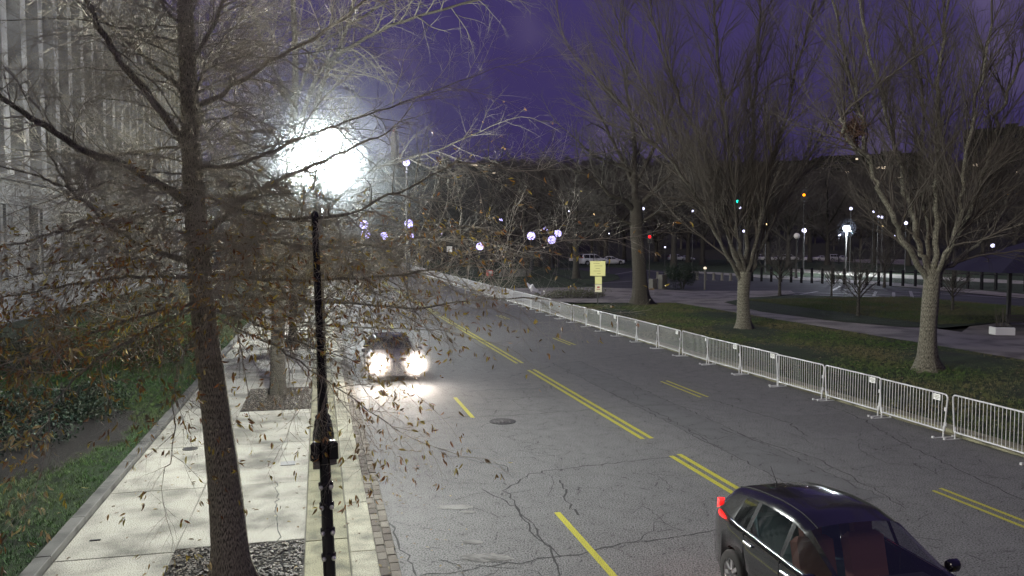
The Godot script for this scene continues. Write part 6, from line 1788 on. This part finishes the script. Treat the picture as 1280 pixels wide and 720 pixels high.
func cars() -> void:
	var hatch := {"length": 4.15, "sill": 0.2, "wheel": 0.31, "axles": [0.82, 3.42], "lights": true, "chrome": true, "rust": true, "lamp_y": 0.72, "tail_y": 0.98, "mirror": 1.46, "seat": 2.15,
		"top": [[0.0, 0.58], [0.1, 0.70], [0.35, 0.82], [0.95, 0.98], [1.15, 1.06], [1.95, 1.43], [2.3, 1.505], [2.75, 1.515], [3.3, 1.47], [3.75, 1.40], [3.86, 1.36], [4.0, 1.10], [4.08, 0.95], [4.15, 0.6]],
		"belt": [[0.0, 0.58], [0.95, 0.94], [2.0, 0.97], [3.3, 1.03], [3.9, 1.1], [4.15, 1.0]],
		"half": [[0.0, 0.6], [0.12, 0.72], [0.35, 0.81], [0.7, 0.855], [2.0, 0.865], [3.5, 0.855], [3.95, 0.80], [4.15, 0.72]],
		"roof_half": [[0.0, 0.8], [0.95, 0.78], [1.3, 0.70], [2.0, 0.62], [3.6, 0.58], [3.9, 0.60], [4.15, 0.7]],
		"windows": [[1.42, 2.18], [2.28, 2.98], [3.08, 3.42]], "windscreen": [1.1, 1.93], "rear_window": [3.86, 4.06], "seams": [1.28, 2.23, 3.1], "handles": [2.05, 2.95]}
	var c := make_car("parked_car", "", hatch, M.car_black)
	c.name = "black_hatchback"
	c.set_meta("label", "black hatchback with glowing red tail light in the lower right corner")
	c.position = Vector3(6.28, 0, -8.6); c.rotation.y = 0.0
	var l := OmniLight3D.new(); l.name = "tail_glow"; l.light_energy = 0.12; l.light_color = Color(1, 0.08, 0.06); l.light_size = 0.1; l.position = Vector3(-0.98, 0.98, -2.1); l.shadow_enabled = true
	c.add_child(l)
	var sedan := {"length": 4.7, "sill": 0.22, "wheel": 0.32, "axles": [0.9, 3.65], "lights": true, "lamp_y": 0.7, "tail_y": 0.85, "mirror": 1.55, "seat": 2.4,
		"top": [[0.0, 0.58], [0.12, 0.7], [0.4, 0.8], [1.2, 0.96], [1.4, 1.02], [2.15, 1.38], [2.5, 1.45], [3.1, 1.44], [3.6, 1.3], [4.1, 1.06], [4.6, 1.0], [4.7, 0.6]],
		"belt": [[0.0, 0.58], [1.2, 0.92], [2.4, 0.95], [4.1, 1.0], [4.7, 0.95]],
		"half": [[0.0, 0.62], [0.15, 0.76], [0.4, 0.86], [0.8, 0.9], [3.9, 0.9], [4.5, 0.82], [4.7, 0.74]],
		"roof_half": [[0.0, 0.85], [1.2, 0.82], [2.2, 0.64], [3.2, 0.62], [4.1, 0.75], [4.7, 0.8]],
		"windows": [[1.75, 2.5], [2.6, 3.3], [3.38, 3.7]], "windscreen": [1.35, 2.12], "rear_window": [3.5, 4.05], "seams": [1.6, 2.55, 3.4], "handles": [2.4, 3.25]}
	var o := make_car("oncoming_car", "dark car driving this way with both headlights blazing", sedan, M.car_grey)
	o.name = "oncoming_car"
	o.position = Vector3(2.55, 0, -30.45)
	for s in [-0.64, 0.64]:
		var sp := SpotLight3D.new()
		sp.name = "headlight_beam"
		sp.light_energy = 15.0; sp.light_color = Color(1.0, 0.93, 0.85); sp.spot_angle = 60.0; sp.spot_angle_attenuation = 1.0; sp.light_size = 0.1; sp.spot_range = 60.0; sp.shadow_enabled = true
		sp.position = Vector3(s, 0.72, 2.62); sp.rotation_degrees = Vector3(-3, 180, 0)
		o.add_child(sp, true)
		omni("headlight_glow", Vector3(s * 0.98, 0.72, 3.0), 6.0, Color(1.0, 0.96, 0.92), 0.12, o)
	for s in [-0.64, 0.64]:
		halo(Vector3(2.55 + s, 0.72, -27.85), [[0.40, 0.7], [0.52, 0.25], [0.78, 0.03]], Color(1.0, 0.97, 0.94), "added glare in front of the %s headlight of the oncoming car" % ("left" if s < 0 else "right"))
	var suv := {"length": 5.0, "sill": 0.28, "wheel": 0.38, "axles": [0.95, 3.95], "lights": false, "lamp_y": 0.9, "tail_y": 1.2, "mirror": 1.6, "seat": 2.5,
		"top": [[0.0, 0.7], [0.1, 0.95], [0.5, 1.08], [1.3, 1.2], [1.5, 1.28], [2.1, 1.78], [2.5, 1.88], [4.4, 1.86], [4.7, 1.8], [4.9, 1.25], [5.0, 0.8]],
		"belt": [[0.0, 0.7], [1.3, 1.14], [4.8, 1.2], [5.0, 1.1]], "half": [[0.0, 0.75], [0.2, 0.92], [0.6, 0.99], [4.5, 0.99], [5.0, 0.88]],
		"roof_half": [[0.0, 0.9], [1.3, 0.9], [2.2, 0.76], [4.6, 0.74], [5.0, 0.82]], "windows": [[1.7, 2.55], [2.65, 3.45], [3.55, 4.55]], "windscreen": [1.42, 2.08], "rear_window": [4.7, 4.92], "seams": [1.6, 2.6, 3.5], "handles": [2.45, 3.35]}
	var w := make_car("parked_car", "white sport utility car parked across the side road", suv, M.car_white)
	w.position = Vector3(60.48, 0.00, -175.83); w.rotation.y = PI / 2 + 0.15; w.scale = Vector3.ONE * 1.38
	sedan.lights = false
	var w2 := make_car("parked_car", "white saloon parked close behind the white sport utility car", sedan, M.car_white)
	w2.position = Vector3(65.61, 0.00, -178.27); w2.rotation.y = PI / 2 + 0.1; w2.scale = Vector3.ONE * 1.4
	# parked cars in the far lot, only a few pixels each
	var lot := [[948, 317], [960, 316.4], [974, 317], [987, 317.4], [1012, 317], [1028, 316], [1043, 317.6], [1054, 317], [722, 327], [846, 321], [858, 321]]
	var say := ["white car in the far lot, leftmost behind the vase-shaped tree", "white car in the far lot, second from the left", "white car in the far lot behind the unlit globe lamp", "white car in the far lot just right of the unlit globe lamp", "white car in the far lot below the small lit globe lamp", "white car in the far lot left of the floodlight pole", "white car in the far lot touching the floodlight pole's left", "white car in the far lot directly behind the floodlight pole", "white car half hidden left of the white sport utility car", "far white car right of the thick trunk, left of two", "far white car right of the thick trunk, right of two"]
	for k in lot.size():
		var p: Array = lot[k]
		var d: float = 1020.0 * 4.8 / (p[1] - 305.0)
		d = minf(d, 235.0)
		var at: Vector3 = AHEAD * d + ASIDE * d * ((p[0] - 640.0) / 1020.0)
		copy(w2 if k % 3 else w, at, 1.57 + rng.randf_range(-0.4, 0.4), say[k], 1.0)
